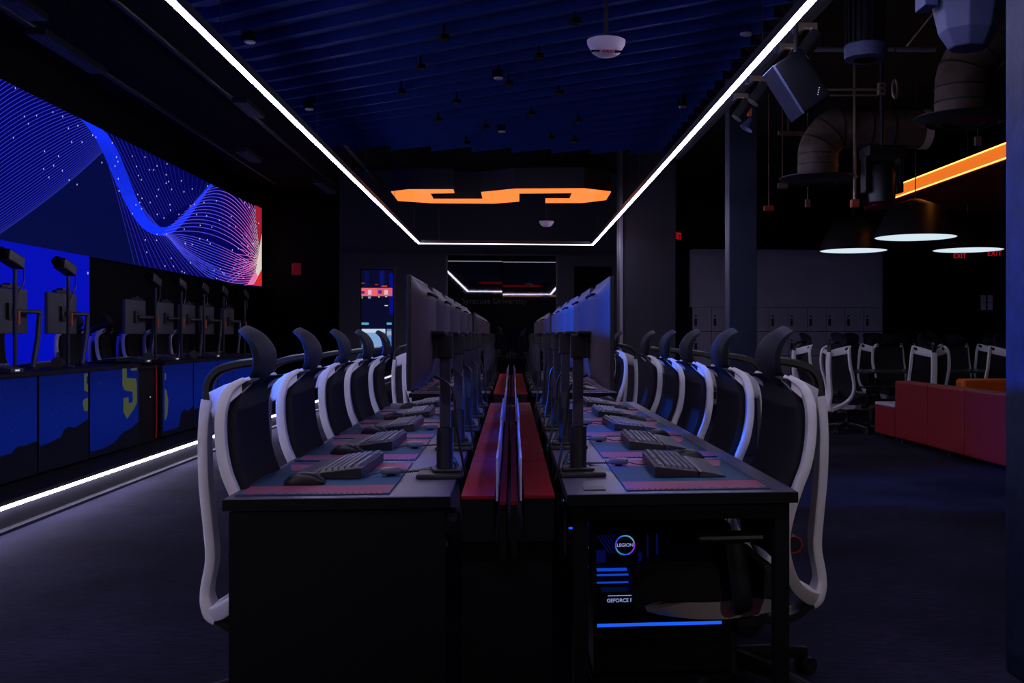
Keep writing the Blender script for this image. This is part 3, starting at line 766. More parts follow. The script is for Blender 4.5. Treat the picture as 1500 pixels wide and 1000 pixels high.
KB = Proto(build_keyboard())
def build_mouse():
    r = empty('mouse'); tag(r, 'x', 'mouse')
    def a(u, v):
        x = -.062+.124*u; w = .033*(1-.15*sin(pi*u))*(sin(pi*min(1,max(0,.08+.84*u))))**.35; y = (2*v-1)*w
        return Vector((x, y, .003+.037*(sin(pi*(.06+.88*u*(.8+.2*u))))**.8*(1-.55*(2*v-1)**4)))
    def b(u, v): p = a(u, v); return Vector((p.x, p.y*.92, .0005))
    MB().slab(a, b, 14, 10).build('body', 'black_plastic', r, smooth=True)
    MB().cyl((-.036,-.004,.026),(-.036,.004,.026),.011,14).build('scroll_wheel', 'keycap', r, smooth=True)
    return r
MS = Proto(build_mouse())
# desk mat, near border at -Y
def build_mat():
    r = empty('desk_mat'); tag(r, 'x', 'desk mat')
    hx, hy, T = .225, .365, .004
    body = MB(); body.col = (.02, .05, .09); body.box(-hx, hx, -hy, hy, 0, T); body.build('mat_body', 'mat_print', r)
    m = MB()
    def q(x0, x1, y0, y1, c, z): m.col = c; m.poly([(x0,y0,z),(x1,y0,z),(x1,y1,z),(x0,y1,z)])
    pinkc, bluec, redc, dk = (.34, .085, .15), (.012, .06, .14), (.7, .06, .06), (.02, .045, .08)
    q(-hx, hx, -hy, hy, bluec, T+.0002)
    q(-hx+.004, hx-.004, -hy+.03, -hy+.17, pinkc, T+.0004)
    q(-hx+.004, -hx+.22, hy-.19, hy-.02, pinkc, T+.0004)
    m.col = pinkc; m.poly([(hx-.17,hy-.2,T+.0004),(hx-.05,hy-.2,T+.0004),(hx-.01,hy-.03,T+.0004),(hx-.2,hy-.03,T+.0004)])
    for i in range(9):                                   # thin weave lines in the pink band
        yy = -hy+.045+.013*i; q(-hx+.006, hx-.006, yy, yy+.003, (.25,.06,.11), T+.0006)
    for i in range(12):
        x = -hx+.02+i*.018; wq = .009*(1-i/16)
        m.col = redc; m.poly([(x,-hy+.006,T+.0006),(x+wq,-hy+.006,T+.0006),(x+wq+.008,-hy+.026,T+.0006),(x+.008,-hy+.026,T+.0006)])
    for i in range(5):
        x = -hx+.24+i*.04; m.col = redc; m.poly([(x,-hy+.018,T+.0006),(x+.022,-hy+.018,T+.0006),(x+.022,-hy+.026,T+.0006),(x,-hy+.026,T+.0006)])
    m.build('print', 'mat_print', r, fixn=False)
    return r
DM = Proto(build_mat())
def build_hub():
    r = empty('usb_hub'); tag(r, 'x', 'usb hub')
    MB().tube([(-.035,0,.016),(-.028,0,.016),(.028,0,.016),(.035,0,.016)], [.6,1,1,.6], 12, sec=(.018,.012)).build('body', 'keycap', r, smooth=True)
    MB().cyl((0,0,.0),(0,0,.008),.014,12).build('foot', 'black_matte', r)
    pts = [(.03+.0019*i, .004*sin(i*1.5)+.0005*i, .010+.003*cos(i*1.5)) for i in range(90)]
    MB().tube(pts, .0022, 5).build('coiled_cable', 'black_plastic', r, smooth=True)
    pts = catmull([(-.03,0,.014),(-.07,.004,.006),(-.11,-.004,.006),(-.15,.006,.008)],5)
    MB().tube(pts, .002, 5).build('lead', 'black_plastic', r, smooth=True)
    return r
HB = Proto(build_hub())
def build_cables():
    r = empty('cable_bundle'); tag(r, 'x', 'cables')
    for i, (m, o, q) in enumerate((('black_plastic',0,0),('black_plastic',.03,.01),('cable_blue',-.04,.02),('black_plastic',.06,-.02))):
        MB().tube(catmull([(.075,o*.5,.005),(.03,o*1.2+.02,.008+q*.3),(-.02,o+.03,.035+abs(q)),(-.05,o+.02,.02),(-.062,o,-.05),(-.064,o,-.12)],6), .0035, 6).build('cable', m, r, smooth=True)
    return r
CB = Proto(build_cables())
for bi, y0 in enumerate((B1, B2)):
    bn = 'near bench' if bi == 0 else 'far bench'
    for k in range(5):
        Y = y0+PIT*k
        for s in (1, -1):
            sd = 'locker side' if s > 0 else 'video wall side'; w_ = f'{bn}, {sd}, {pos5[k]}'; g = f'of the {bn}'
            rz = 0 if s > 0 else pi
            MO.place((.232*s+(.0 if s > 0 else .0), Y+.03*s*0+.02, .7401), rz+radians(random.uniform(-.8,.8)), f'black computer monitor on pole stand, {w_}', 'monitors '+g)
            DM.place((.570*s+(.005 if s > 0 else -.022), Y-.005, .7401), 0 if s > 0 else 0, f'pink and blue desk mat, {w_}', 'desk mats '+g)
            KB.place(((.565 if s > 0 else -.555)+random.uniform(-.01,.01), Y+(.09 if s > 0 else .15)+random.uniform(-.01,.01), .7455), rz+radians(random.uniform(-3,3)), f'black keyboard with wrist rest, {w_}', 'keyboards '+g)
            MS.place((.70 if s > 0 else -.655, Y+(.385 if s > 0 else -.17)-.005*k*0, .7452) if s < 0 else (.665, Y+.345, .7452), rz+radians(random.uniform(-15,15)), f'black computer mouse, {w_}', 'mice '+g)
            HB.place((.385*s if s > 0 else -.42, Y+(.19 if s > 0 else .0), .7455) if s > 0 else (-.405, Y+.0, .7455), radians(170 if s > 0 else 15), f'small cable hub, {w_}', 'cable hubs '+g)
            CB.place((.24*s, Y+.14, .7405), rz, f'bundle of thin cables behind the monitor, {w_}', 'cables '+g)
mir = [o for o in bpy.data.objects if o.name.startswith('desk_mat') and o.parent is None and o.location.x < 0]
for o in mir: o.scale = (-1, 1, 1)
p = PZ(870, 716, .74)
tag(MB().box(p.x-.035, p.x+.035, p.y-.035, p.y+.035, .7401, .7440).build('cable_port', 'black_plastic', bevel=.002), 'small dark square cover plate on the near desk corner', 'cover plate')
# ================================================================ GAMING PC (glass side faces -Y)
def build_pc():
    r = empty('gaming_computer'); tag(r, 'x', 'computer')
    x0, x1, y0, y1, z0, z1 = 0, .45, 0, .21, 0, .47
    c = MB()
    c.box(x0, x1, y1-.01, y1, z0, z1).box(x0, x1, y0, y1-.01, z1-.012, z1).box(x0, x1, y0, y1-.01, z0, z0+.143)
    c.box(x0, x0+.01, y0, y1-.01, z0+.143, z1-.012).box(x1-.03, x1, y0, y1-.01, z0+.143, z1-.012)
    c.build('case', 'desk_black', r)
    for xx in (.04, .38): MB().box(xx, xx+.03, .02, .19, -.02, -.0005).build('foot', 'black_matte', r)
    MB().box(.012, .44, .001, .004, .146, .156).build('light_bar', 'pc_blue', r)
    MB().box(.011, x1-.031, y0+.002, y0+.005, z0+.158, z1-.013).build('side_glass', 'case_glass', r)
    b = MB().box(.02, .40, .12, .125, .16, .45).build('motherboard', 'desk_black', r)
    gl = MB()
    for (a, bb_, zz, t) in ((.02,.16,.287,.0025),(.02,.12,.303,.006),(.02,.15,.262,.0015)): gl.box(a, bb_, .10, .118, zz, zz+t)
    gl.build('light_strip', 'pc_blue', b)
    gd = MB(); gd.box(.16,.17,.1,.118,.30,.36).box(.19,.192,.1,.118,.29,.42).box(.22,.224,.1,.118,.29,.42).box(.02,.05,.11,.118,.33,.37)
    for i in range(6): gd.add([Vector((.02+.012*i,.115,.42)),Vector((.025+.012*i,.115,.42)),Vector((.065+.012*i,.115,.36)),Vector((.06+.012*i,.115,.36))],[(0,1,2,3)])
    gd.build('glow_detail', 'pc_dim', b)
    gp = MB().box(.03, .33, .035, .10, .205, .25).build('graphics_card', 'black_plastic', r)
    MB().box(.05,.20,.033,.0345,.237,.239).build('light_strip', 'pc_text', gp)
    text_mesh('lettering', 'GEFORCE RTX', .0165, 'pc_text', gp, Matrix.Translation((.100,.0335,.222)) @ Matrix.Rotation(pi/2, 4, 'X'))
    cl = MB().cyl((.11,.12,.395),(.11,.07,.395),.034,28).build('cooler', 'black_plastic', r, smooth=True)
    rg = MB(); n = 40
    import colorsys
    for i in range(n):
        w0, w1 = 2*pi*i/n, 2*pi*(i+1)/n
        hh = (w0/(2*pi)+.02)
        cols = [(.35,.03,.6),(.1,.55,.45),(.05,.3,.8),(.01,.08,.8),(.15,.05,.7),(.02,.45,.4),(.01,.1,.8),(.25,.04,.75)]
        f = i/n*8; k = int(f) % 8; t = f-int(f); rg.col = tuple(cols[k][q]*(1-t)+cols[(k+1)%8][q]*t for q in range(3))
        R0, R1 = .029, .0335
        rg.poly([(.11+R0*cos(w0),.0685,.395+R0*sin(w0)),(.11+R1*cos(w0),.0685,.395+R1*sin(w0)),(.11+R1*cos(w1),.0685,.395+R1*sin(w1)),(.11+R0*cos(w1),.0685,.395+R0*sin(w1))])
    rg.build('light_ring', 'rgb_ring', cl, fixn=False)
    text_mesh('lettering', 'LEGION', .0155, 'pc_text', cl, Matrix.Translation((.11,.068,.395)) @ Matrix.Rotation(pi/2, 4, 'X'))
    # front grille towards the player
    MB().box(x1+.0005, x1+.006, .02, .19, .04, .44).build('front_grille', 'black_matte', r)
    return r
PC = Proto(build_pc())
for bi, y0 in enumerate((B1, B2)):
    for k in range(5):
        if bi == 1 and k > 1: continue
        PC.place((.262, y0+PIT*k-.20, .13), 0, f'black computer with blue lit glass side under the {"near" if bi == 0 else "far"} bench, {pos5[k]}', 'computers under the locker side desks')
# shelves that carry the computers
sh = empty('computer_shelf'); tag(sh, 'x', 'shelf')
MB().box(-.23,.23,-.11,.11,.09,.1095).build('shelf_board', 'desk_black', sh)
for xx in (-.21, .18):
    for yy in (-.09, .06): MB().box(xx, xx+.03, yy, yy+.03, 0, .09).build('leg', 'desk_black', sh)
SH = Proto(sh)
for bi, y0 in enumerate((B1, B2)):
    for k in range(5):
        if bi == 1 and k > 1: continue
        SH.place((.487, y0+PIT*k-.095, 0), 0, f'low black shelf carrying the computer, {"near" if bi == 0 else "far"} bench, {pos5[k]}', 'computer shelves')
# ================================================================ STAGE EQUIPMENT
def build_stage_monitor():
    r = empty('stage_monitor'); tag(r, 'x', 'monitor')
    MB().box(-.03,0,-.27,.27,.27,.61).build('panel', 'stage_back', r, bevel=.006)
    MB().box(-.0315,-.0305,-.26,.26,.28,.60).build('screen', 'screen_black', r)
    MB().box(.0005,.02,-.06,.06,.38,.50).build('mount_plate', 'black_plastic', r)
    MB().tube([(.02,0,.44),(.05,.05,.44),(.06,.34,.44)], .018, 8).tube([(.06,.34,.44),(.06,.30,.22),(.06,.22,0)], .02, 8).build('mount_arm', 'arm_dark', r, smooth=True)
    MB().box(.03,.09,.17,.27,0,.02).build('desk_clamp', 'black_plastic', r)
    MB().box(-.02,.015,-.15,.15,.612,.632).box(-.03,.02,-.05,.03,.632,.65).build('webcam', 'black_plastic', r)
    return r
SM = Proto(build_stage_monitor())
def build_cam():
    r = empty('camera_stand'); tag(r, 'x', 'camera stand')
    MB().lathe([(0,.0),(.05,0),(.05,.012),(0,.014)], n=20).build('base', 'black_plastic', r)
    MB().cyl((0,0,.01),(0,0,.74),.014,10).build('pole', 'black_plastic', r)
    m = Matrix.Translation((0,0,.80)) @ Matrix.Rotation(radians(-14), 4, 'X')
    MB().box(-.045,.045,-.17,.06,-.045,.045, m).build('camera_body', 'black_plastic', r, bevel=.012)
    MB().cyl(m @ Vector((0,-.17,0)), m @ Vector((0,-.22,0)), .04, 14).build('lens', 'black_matte', r)
    MB().tube(catmull([(0,.05,.84),(0,.12,.80),(0,.13,.66),(0,.06,.58),(0,.02,.50),(.0,.02,.2)],5), .006, 6).build('cable', 'black_plastic', r, smooth=True)
    MB().box(-.02,.02,.012,.04,.34,.44).build('junction_clip', 'orange_bracket', r)
    return r
CM = Proto(build_cam())
o7 = ['cut by the picture edge', 'against the bright blue panel', 'first past the gap', 'second past the gap', 'third past the gap', 'fourth past the gap', 'farthest']
for k, Y in enumerate(SY):
    SM.place((-3.74, Y, .956), 0, f'grey backed monitor on arm above the stage desks, {o7[k]}', 'stage monitors')
for k, Y in enumerate((7.62, 8.5, 10.5, 11.3, 12.1, 12.9, 13.9)):
    CM.place((-3.62, Y, .956), radians(0), f'black camera on slim pole on the stage desks, {o7[k]}', 'stage cameras')
def build_headset():
    r = empty('headset'); tag(r, 'x', 'headset')
    MB().tube([(0,.075*cos(w),.045+.075*sin(w)) for w in [pi*i/14 for i in range(15)]], .008, 8).build('headband', 'black_plastic', r, smooth=True)
    for s in (-1, 1): MB().cyl((0,s*.06,.045),(0,s*.09,.045),.044,18).build('ear_cup', 'black_plastic', r, smooth=True)
    return r
HS = Proto(build_headset())
for k, Y in enumerate((7.95+.2, 10.1, 11.5)):
    HS.place((-3.55, Y, .956), radians(20), f'black headset lying on the stage desks, {["left of the camera pole against the blue panel", "first past the gap", "second past the gap"][k]}', 'stage headsets')
for k, Y in enumerate(SY):
    KB.place((-3.90, Y-.05+(0), .956), pi, f'black keyboard on the stage desks, {o7[k]}', 'stage keyboards')
def build_dock():
    r = empty('switch_box'); tag(r, 'x', 'control box')
    MB().prism([(-.07,0),(.06,0),(.06,.03),(-.07,.055)], 'y', -.09, .09).build('housing', 'arm_dark', r, bevel=.005)
    MB().box(.0605,.062,-.03,.03,.012,.022).build('indicator', 'lamp_spark', r)
    return r
DK = Proto(build_dock())
for k, (u, nm) in enumerate(((12, 'at the picture edge'), (208, 'above the equipment rack'), (251, 'past the equipment rack'), (312, 'far along the row'))):
    p = PX(u, 540, -3.47); DK.place((-3.47, p.y, .956), 0, f'small grey control box on the stage desks {nm}', 'control boxes')
# ================================================================ BACK WALL THINGS
tag(MB().box(-4.22,-4.04,19.58,19.621,2.36,2.60).build('fire_alarm', 'red_ring', bevel=.008), 'small red fire alarm box on the dark far wall', 'fire alarm')
# lockers
pitch = .3407; nlk = int((LX1-LX0)/pitch); lx_s = LX1-nlk*pitch
lk = empty('locker'); tag(lk, 'x', 'locker')
lh = .425
MB().box(.001,pitch-.001,.02,.28,0,1.70).build('carcass', 'black_plastic', lk)
for k in range(4):
    z0 = k*lh; hgt = lh
    d = MB().box(.005,pitch-.005,0,.019,z0+.005,z0+hgt-.005).build('door', 'locker_white', lk, bevel=.001)
    MB().box(.035,.080,-.012,-.0005,z0+.10,z0+.225).build('lock', 'black_plastic', d, bevel=.004)
    MB().box(.043,.073,-.006,-.0005,z0+.255,z0+.285).build('number_plate', 'dark_metal', d)
LK = Proto(lk)
for k in range(nlk):
    LK.place((lx_s+k*pitch, YB+.0, 0), 0, f'white four door locker column, {names[k] if k < 10 else "eleventh"} from the end beside the glass', 'locker columns')
tag(MB().box(lx_s, LX1, YB+.005, YB+.28, 1.702, PY(1200, 366, YB).z).build('wall_panel', 'locker_white', bevel=.002), 'plain pale panel above the row of lockers', 'wall panel')
# papers
dr = struct('door_3', MB().box(7.9, 8.95, YB+.25, YB+.295, 0, 2.15), 'black_matte')
MB().box(7.98,8.02,YB+.22,YB+.25,.95,1.25).build('door_handle', 'dark_metal', dr)
pp = empty('notice'); tag(pp, 'x', 'notice')
MB().box(-.048,.048,-.001,.0,-.065,.065).build('sheet', 'paper', pp)
NT = Proto(pp)
for i, (u, v) in enumerate(((1440.5,437.5),(1450.5,437.5),(1440.5,448.8),(1450.5,448.8))):
    p = PY(u, v, YB+.247); NT.place((p.x, YB+.249, p.z), 0, ['upper paper notice nearer the lockers on the black door','upper paper notice nearer the pillar on the black door','lower paper notice nearer the lockers on the black door','lower paper notice nearer the pillar on the black door'][i], 'paper notices on the black door')
# exit signs
def exit_sign(loc, label, sc=1, rz=0):
    r = empty('exit_sign', loc, rz); tag(r, label, 'exit sign', 'exit signs')
    MB().box(-.15*sc,.15*sc,.002,.05,-.10*sc,.10*sc).build('housing', 'black_plastic', r)
    text_mesh('lettering', 'EXIT', .17*sc, 'exit_red', r, Matrix.Rotation(pi/2, 4, 'X'))
    MB().cyl((0,.025,.1*sc),(0,.025,ZC-loc[2]),.006,6).build('stem', 'black_plastic', r)
p = P(993, 346, 15.0); exit_sign((p.x, p.y, p.z), 'red lit exit sign partly hidden behind the dark back pillar', .9, radians(62))
p = P(1406, 375, 16.0); exit_sign((p.x, p.y, p.z), 'small red exit sign under the round lamp, nearer the lockers', .62)
p = P(1457, 371, 16.4); exit_sign((p.x, p.y, p.z), 'small red exit sign under the round lamp, nearer the pillar', .72)
# ================================================================ LOUNGE
def sofa():
    xb = 4.34; y0, y1 = 8.35, 11.0
    r = empty('sofa', (xb+.4, (y0+y1)/2, 0)); tag(r, 'red leather sofa with its high back turned to the desks', 'sofa')
    off = Vector((-(xb+.4), -(y0+y1)/2, 0))
    def bd(mb, n, m, **k): mb.v = [tuple(Vector(p)+off) for p in mb.v]; return mb.build(n, m, r, smooth=False, **k)
    for a, b in ((8.40,9.26),(9.265,10.12),(10.125,11.0)):
        bd(MB().box(xb, xb+.20, a, b, .05, .695), 'back_panel', 'red_leather', bevel=.022)
    for a, b in ((8.62,9.8),(9.805,11.0)): bd(MB().box(xb+.205, xb+.85, a, b, .05, .42), 'seat_cushion', 'red_leather', bevel=.025)
    bd(MB().box(xb+.205, xb+.85, 8.40, 8.615, .05, .70), 'armrest', 'red_leather', bevel=.02)
    for yy in (8.5, 9.7, 10.9):
        for xx in (xb+.06, xb+.75): bd(MB().cyl((xx,yy,0),(xx,yy,.05),.02,10), 'foot', 'dark_metal')
sofa()
r = empty('ottoman', (4.62, 11.32, 0)); tag(r, 'low red ottoman with a pale seat beside the red sofa end', 'ottoman')
MB().box(-.28,.28,-.30,.30,.05,.385).build('body', 'red_leather', r, bevel=.012); MB().box(-.28,.28,-.30,.30,.3855,.42).build('seat_pad', 'seat_pale', r, bevel=.01)
for xx in (-.2,.2):
    for yy in (-.2,.2): MB().cyl((xx,yy,0),(xx,yy,.05),.02,10).build('foot', 'dark_metal', r)
r = empty('sofa', (6.6, 11.5, 0)); tag(r, 'orange leather sofa behind the red sofa', 'sofa')
MB().box(-1.36,.0,-.3,-.08,.05,.70).build('back_panel', 'orange_leather', r, bevel=.04); MB().box(.005,1.3,-.3,-.08,.05,.70).build('back_panel', 'orange_leather', r, bevel=.04)
MB().box(-1.36,1.3,-.85,-.301,.05,.42).build('seat_cushion', 'orange_leather', r, bevel=.03)
for xx in (-1.2,1.2):
    for yy in (-.2,-.7): MB().cyl((xx,yy,0),(xx,yy,.05),.02,10).build('foot', 'dark_metal', r)
ta = P(1262, 541, 13.6)
r = empty('long_table', (5.45, 13.1, 0)); tag(r, 'long dark table with rounded ends among the lounge chairs', 'table')
pts = [(1.3+.5*cos(w), .5*sin(w)) for w in [-pi/2+pi*i/12 for i in range(13)]]+[(-.7+.5*cos(w), .5*sin(w)) for w in [pi/2+pi*i/12 for i in range(13)]]
MB().prism(pts, 'z', .715, .74).build('table_top', 'table_top', r, bevel=.002)
for xx in (-.6, 1.2): MB().cyl((xx,0,.03),(xx,0,.715),.04,14).build('leg', 'dark_metal', r, smooth=True); MB().lathe([(0,0),(.3,0),(.29,.02),(.05,.03),(0,.03)], (xx,0,0), 28).build('foot_plate', 'dark_metal', r, smooth=True)
def pendant(p, R, label):
    r = empty('pendant_lamp', p); tag(r, label, 'lamp', 'round pendant lamps')
    MB().lathe([(0,0),(R*.985,0),(R*.985,.012),(0,.012)], n=48).build('diffuser', 'pendant_light', r)
    MB().lathe([(R,-.004),(R+.004,.0),(R*.93,.10),(R*.62,.34),(.06,.42),(0,.42)], n=48).build('shade', 'black_plastic', r, smooth=True)
    MB().cyl((0,0,.42),(0,0,ZC-p[2]),.006,8).build('cord', 'black_plastic', r)
ps = P(1341, 347.5, 11.0); pendant(ps, .44, 'glowing round pendant lamp, the nearest and highest of the three')
ps = P(1250, 367, 12.8); pendant(ps, .425, 'glowing round pendant lamp in front of the lockers')
ps = P(1418, 366, 12.75); pendant(ps, .435, 'glowing round pendant lamp in front of the exit signs')
# hanging red ceiling cloud with glowing orange fascia
r = empty('ceiling_cloud', (5.9, 10.5, 2.9)); tag(r, 'dark red ribbed ceiling cloud with a glowing orange edge', 'ceiling panel')
mb = MB()
for i in range(30): mb.box(-1.18, 1.9, -2.5+i*.17, -2.5+i*.17+.12, .0, .04)
mb.build('ribbed_underside', 'red_leather', r); MB().box(-1.18,1.9,-2.5,2.6,.041,.15).build('deck', 'black_plastic', r)
fr = MB().box(-1.2,-1.181,-2.5,1.50,.0,.155).build('fascia', 'orange_trough', r)
MB().box(-1.207,-1.201,-2.5,1.50,.0,.013).box(-1.207,-1.201,-2.5,1.38,.142,.155).build('fascia_light', 'orange_tube', fr)
for xx in (-1,1.7):
    for yy in (-2.3,2.3): MB().cyl((xx,yy,.15),(xx,yy,ZC-2.9),.006,6).build('hanger', 'dark_metal', r)
# ================================================================ CEILING EQUIPMENT
def detector(p, R, label, text=False):
    r = empty('fire_beacon' if text else 'smoke_detector', p); tag(r, label, 'ceiling detector')
    MB().lathe([(0,-.078),(R*.5,-.078),(R*.74,-.062),(R*.98,-.018),(R,0),(0,0)], n=40).build('housing', 'detector_white', r, smooth=True)
    MB().cyl((0,0,.0),(0,0,(ZC-p[2] if p[1] > by1 else max(.02, bz+.145-p[2]))),.012,8).build('stem', 'black_plastic', r)
    if text:
        for a in (-.062, .062):
            MB().box(a-.022,a+.022,-R*.62,-R*.42,-.074,-.066, Matrix.Rotation(0,4,'Z')).build('strobe_lens', 'glass_dark', r)
        text_mesh('lettering', 'FIRE', .030, 'red_ring', r, Matrix.Translation((0,-R*.60,-.0735)) @ Matrix.Rotation(radians(150), 4, 'X') @ Matrix.Rotation(0,4,'Z'), .002)
p = P(888, 60, 5.3); detector(p, .103, 'white round fire beacon below the baffle ceiling', True)
p = P(800.5, 324, 15.0); detector(p, .112, 'small white smoke detector beyond the orange letter')
p = PZ(1093, 50, bz-.005)
r = empty('downlight', (p.x, p.y, bz-.012)); tag(r, 'small round downlight disc in the baffle ceiling beside the light line', 'downlight'); MB().lathe([(0,0),(.03,0),(.036,.006),(.036,.012)], n=28).build('trim_ring', 'grey_metal', r)
sprk = empty('sprinkler'); tag(sprk, 'x', 'sprinkler')
MB().box(-.04,.03,-.03,.03,.0,.05).cyl((0,0,.05),(0,0,.19),.008,8).build('bracket', 'black_matte', sprk); MB().lathe([(0,-.01),(.03,-.008),(.032,0),(0,0)], n=16).build('rose', 'grey_metal', sprk)
SK = Proto(sprk)
for i, (u, v) in enumerate(((366,72),(453,168),(730,124),(735,200),(1000,165))):
    p = PZ(u, v, bz-.09); SK.place((p.x, p.y, bz-.045), 0, ['sprinkler head near the slat ends, nearest the camera','sprinkler head near the slat ends, farther','sprinkler head in the middle of the baffle ceiling','tiny sprinkler head at the far middle of the baffle ceiling','sprinkler head on the locker side of the baffle ceiling'][i], 'sprinkler heads')
# linear air diffusers over the aisle by the video wall
def vent(a, b, label):
    m_ = (a+b)/2; L = (b-a).length
    r = empty('air_diffuser', m_); tag(r, label, 'air vent', 'linear air diffusers'); 
    MB().box(-.07,.07,-L/2,L/2,.0,.05).build('housing', 'black_plastic', r)
    mb = MB()
    for x in (-.055,-.025,.005,.035): mb.box(x, x+.012, -L/2+.01, L/2-.01, -.006, -.0005)
    mb.build('slats', 'fixture_grey', r)
    MB().cyl((0,0,.05),(0,0,ZC-m_.z),.008,6).build('hanger', 'black_plastic', r)
for i, (a, b) in enumerate((((50,50),(145,108)),((0,0),(65,31)),((348,150),(380,173)),((352,222),(376,238)),((466,268),(486,284)))):
    pa, pb = PZ(*a, 3.4), PZ(*b, 3.4); xm = (pa.x+pb.x)/2; pa.x = pb.x = xm
    vent(pa, pb, f'thin slotted air diffuser near the ceiling, {["longest one above the video wall", "in the upper corner of the picture", "close to the light line", "between light line and video wall", "farthest one by the light line"][i]}')
# black conduits and beams above the aisle
cd = MB
for i, x in enumerate((-2.1, -2.9, -3.9)):
    tag(MB().cyl((x,0,3.62+.06*i),(x,16.9,3.62+.06*i),.03,10).build('ceiling_pipe', 'dark_metal', smooth=True), f'black pipe along the ceiling, {["closest to the light line", "over the aisle", "above the stage"][i]}', 'pipe', 'black ceiling pipes')
# track with spotlights beside the right light line
tr = empty('lighting_track', (1.53, 5.5, 2.84)); tag(tr, 'black lighting track beside the light line on the locker side', 'lighting track')
MB().box(-.02,.02,-3.2,3.6,0,.04).build('rail', 'black_plastic', tr)
for yy in (-2.5,0,2.8): MB().cyl((0,yy,.04),(0,yy,ZC-2.84),.006,6).build('hanger', 'dark_metal', tr)
def track_spot(name='track_spotlight'):
    r = empty(name); tag(r, 'x', 'spotlight')
    MB().prism([(-.05,0),(.05,0),(.05,-.05),(.02,-.025),(-.02,-.025),(-.05,-.05)], 'y', -.02, .02).build('clamp', 'copper_pipe', r)
    MB().box(-.075,-.051,-.02,.02,-.045,.0).build('bracket', 'fixture_grey', r)
    m = Matrix.Translation((.02,0,-.10)) @ Matrix.Rotation(radians(35), 4, 'Y')
    MB().cyl(m @ Vector((0,0,.06)), m @ Vector((0,0,-.08)), .04, 16).build('lamp_head', 'black_plastic', r, smooth=True)
    return r
TS = Proto(track_spot())
for i, (u, v) in enumerate(((1195,46),(1163,75),(1113,121),(1090,146))):
    p = PZ(u, v, 2.80); TS.place((1.53, p.y, 2.839), 0, f'spotlight clamped to the lighting track, {["nearest the camera", "second nearest", "third nearest", "farthest"][i]}', 'track spotlights')
# hanging fixtures; each hangs from the ceiling by its own stem
def hang(name, p, label, cat):
    r = empty(name, p); tag(r, label, cat); return r
p = P(1166, 126, 5.0); r = hang('loudspeaker', p, 'black slanted loudspeaker hanging beside the lighting track', 'speaker')
m = Matrix.Rotation(radians(8), 4, 'Z') @ Matrix.Rotation(radians(34), 4, 'Y')
m = Matrix.Rotation(radians(-33), 4, 'Y')
MB().box(-.07,.09,-.10,.10,-.14,.14, m).build('cabinet', 'fixture_black', r, bevel=.01)
MB().box(-.086,-.0705,-.10,.10,-.14,.14, m).build('side_trim', 'fixture_grey', r, bevel=.004)
MB().cyl((0,0,.1),(0,0,ZC-p.z),.012,8).build('stem', 'black_plastic', r)
k = MB()
for i in range(4): k.box(.03+.008*i,.034+.008*i,-.1035,-.101,-.10-.0*i+.008*i,-.096+.008*i, m)
k.build('indicator', 'lamp_spark', r)
p = P(1268, 62, 5.0); r = hang('projector_can', p, 'finned cylindrical light fixture hanging at the picture top', 'light fixture')
mb = MB(); mb.lathe([(0,.24),(.085,.24),(.088,-.02),(0,-.02)], n=28)
for i in range(20):
    w_ = 2*pi*i/20; m = Matrix.Rotation(w_, 4, 'Z'); mb.box(.085,.102,-.003,.003,-.01,.22, m)
mb.build('body', 'fixture_black', r); MB().lathe([(.06,-.09),(.105,-.085),(.108,-.02),(.06,-.021)], n=32).build('lens_ring', 'fixture_grey', r, smooth=True)
MB().cyl((0,0,.24),(0,0,ZC-p.z),.015,8).build('stem', 'black_plastic', r)
p = P(1418, 15, 4.0); r = hang('projector', p, 'large grey tapered projector housing hanging at the picture top by the pillar', 'projector')
MB().lathe([(0,-.155),(.075,-.155),(.115,-.09),(.14,.02),(.14,.28),(0,.28)], n=8, mtx=Matrix.Rotation(radians(22.5),4,'Z')).build('housing', 'fixture_grey', r, bevel=.006)
MB().box(-.20,-.145,-.05,.05,.0,.2).build('side_bracket', 'fixture_grey', r, bevel=.004)
MB().cyl((0,0,.28),(0,0,ZC-p.z),.02,8).build('stem', 'black_plastic', r)
p = P(1292, 262, 8.5); r = hang('moving_head_light', p, 'black moving head stage light beside the glowing orange edge', 'stage light')
MB().box(-.16,.16,-.13,.13,.18,.27).build('base', 'black_plastic', r, bevel=.01)
MB().box(-.17,-.13,-.06,.06,-.12,.18).box(.13,.17,-.06,.06,-.12,.18).build('yoke', 'black_plastic', r, bevel=.01)
MB().lathe([(0,.12),(.09,.12),(.12,.04),(.11,-.20),(0,-.20)], n=24).build('lamp_head', 'black_plastic', r, smooth=True)
MB().cyl((0,0,.27),(0,0,ZC-p.z),.02,8).build('stem', 'black_plastic', r)
def duct(pth, R, fl, label):
    r = empty('air_duct', pth[0]); tag(r, label, 'air duct', 'round air ducts')
    o_ = Vector(pth[0]); q = [Vector(x)-o_ for x in pth]
    MB().tube(catmull(q, 8), R, 28).build('duct', 'duct_wrap', r, smooth=True)
    cp_ = catmull(q, 8)
    for i in range(6, len(cp_)-4, 5):
        t = (cp_[i+1]-cp_[i]).normalized(); MB().cyl(cp_[i]-t*.006, cp_[i]+t*.006, R+.005, 28).build('seam_band', 'dark_metal', r)
    q1 = q[-2]+Vector((.05,0,R)); MB().cyl(q1, (q1.x, q1.y, ZC-o_.z), .006, 6).build('hanger', 'dark_metal', r)
    MB().lathe([(0,-.02),(fl*.4,-.02),(fl*.45,-.035),(fl*.7,-.02),(fl*.75,-.035),(fl,.0),(fl,.008),(R,.04)], n=40).build('diffuser', 'dark_metal', r, smooth=True)
    return r
b0 = P(1198, 262, 9.0); t0 = P(1300, 186, 9.0); e0 = P(1352, 186, 9.0)
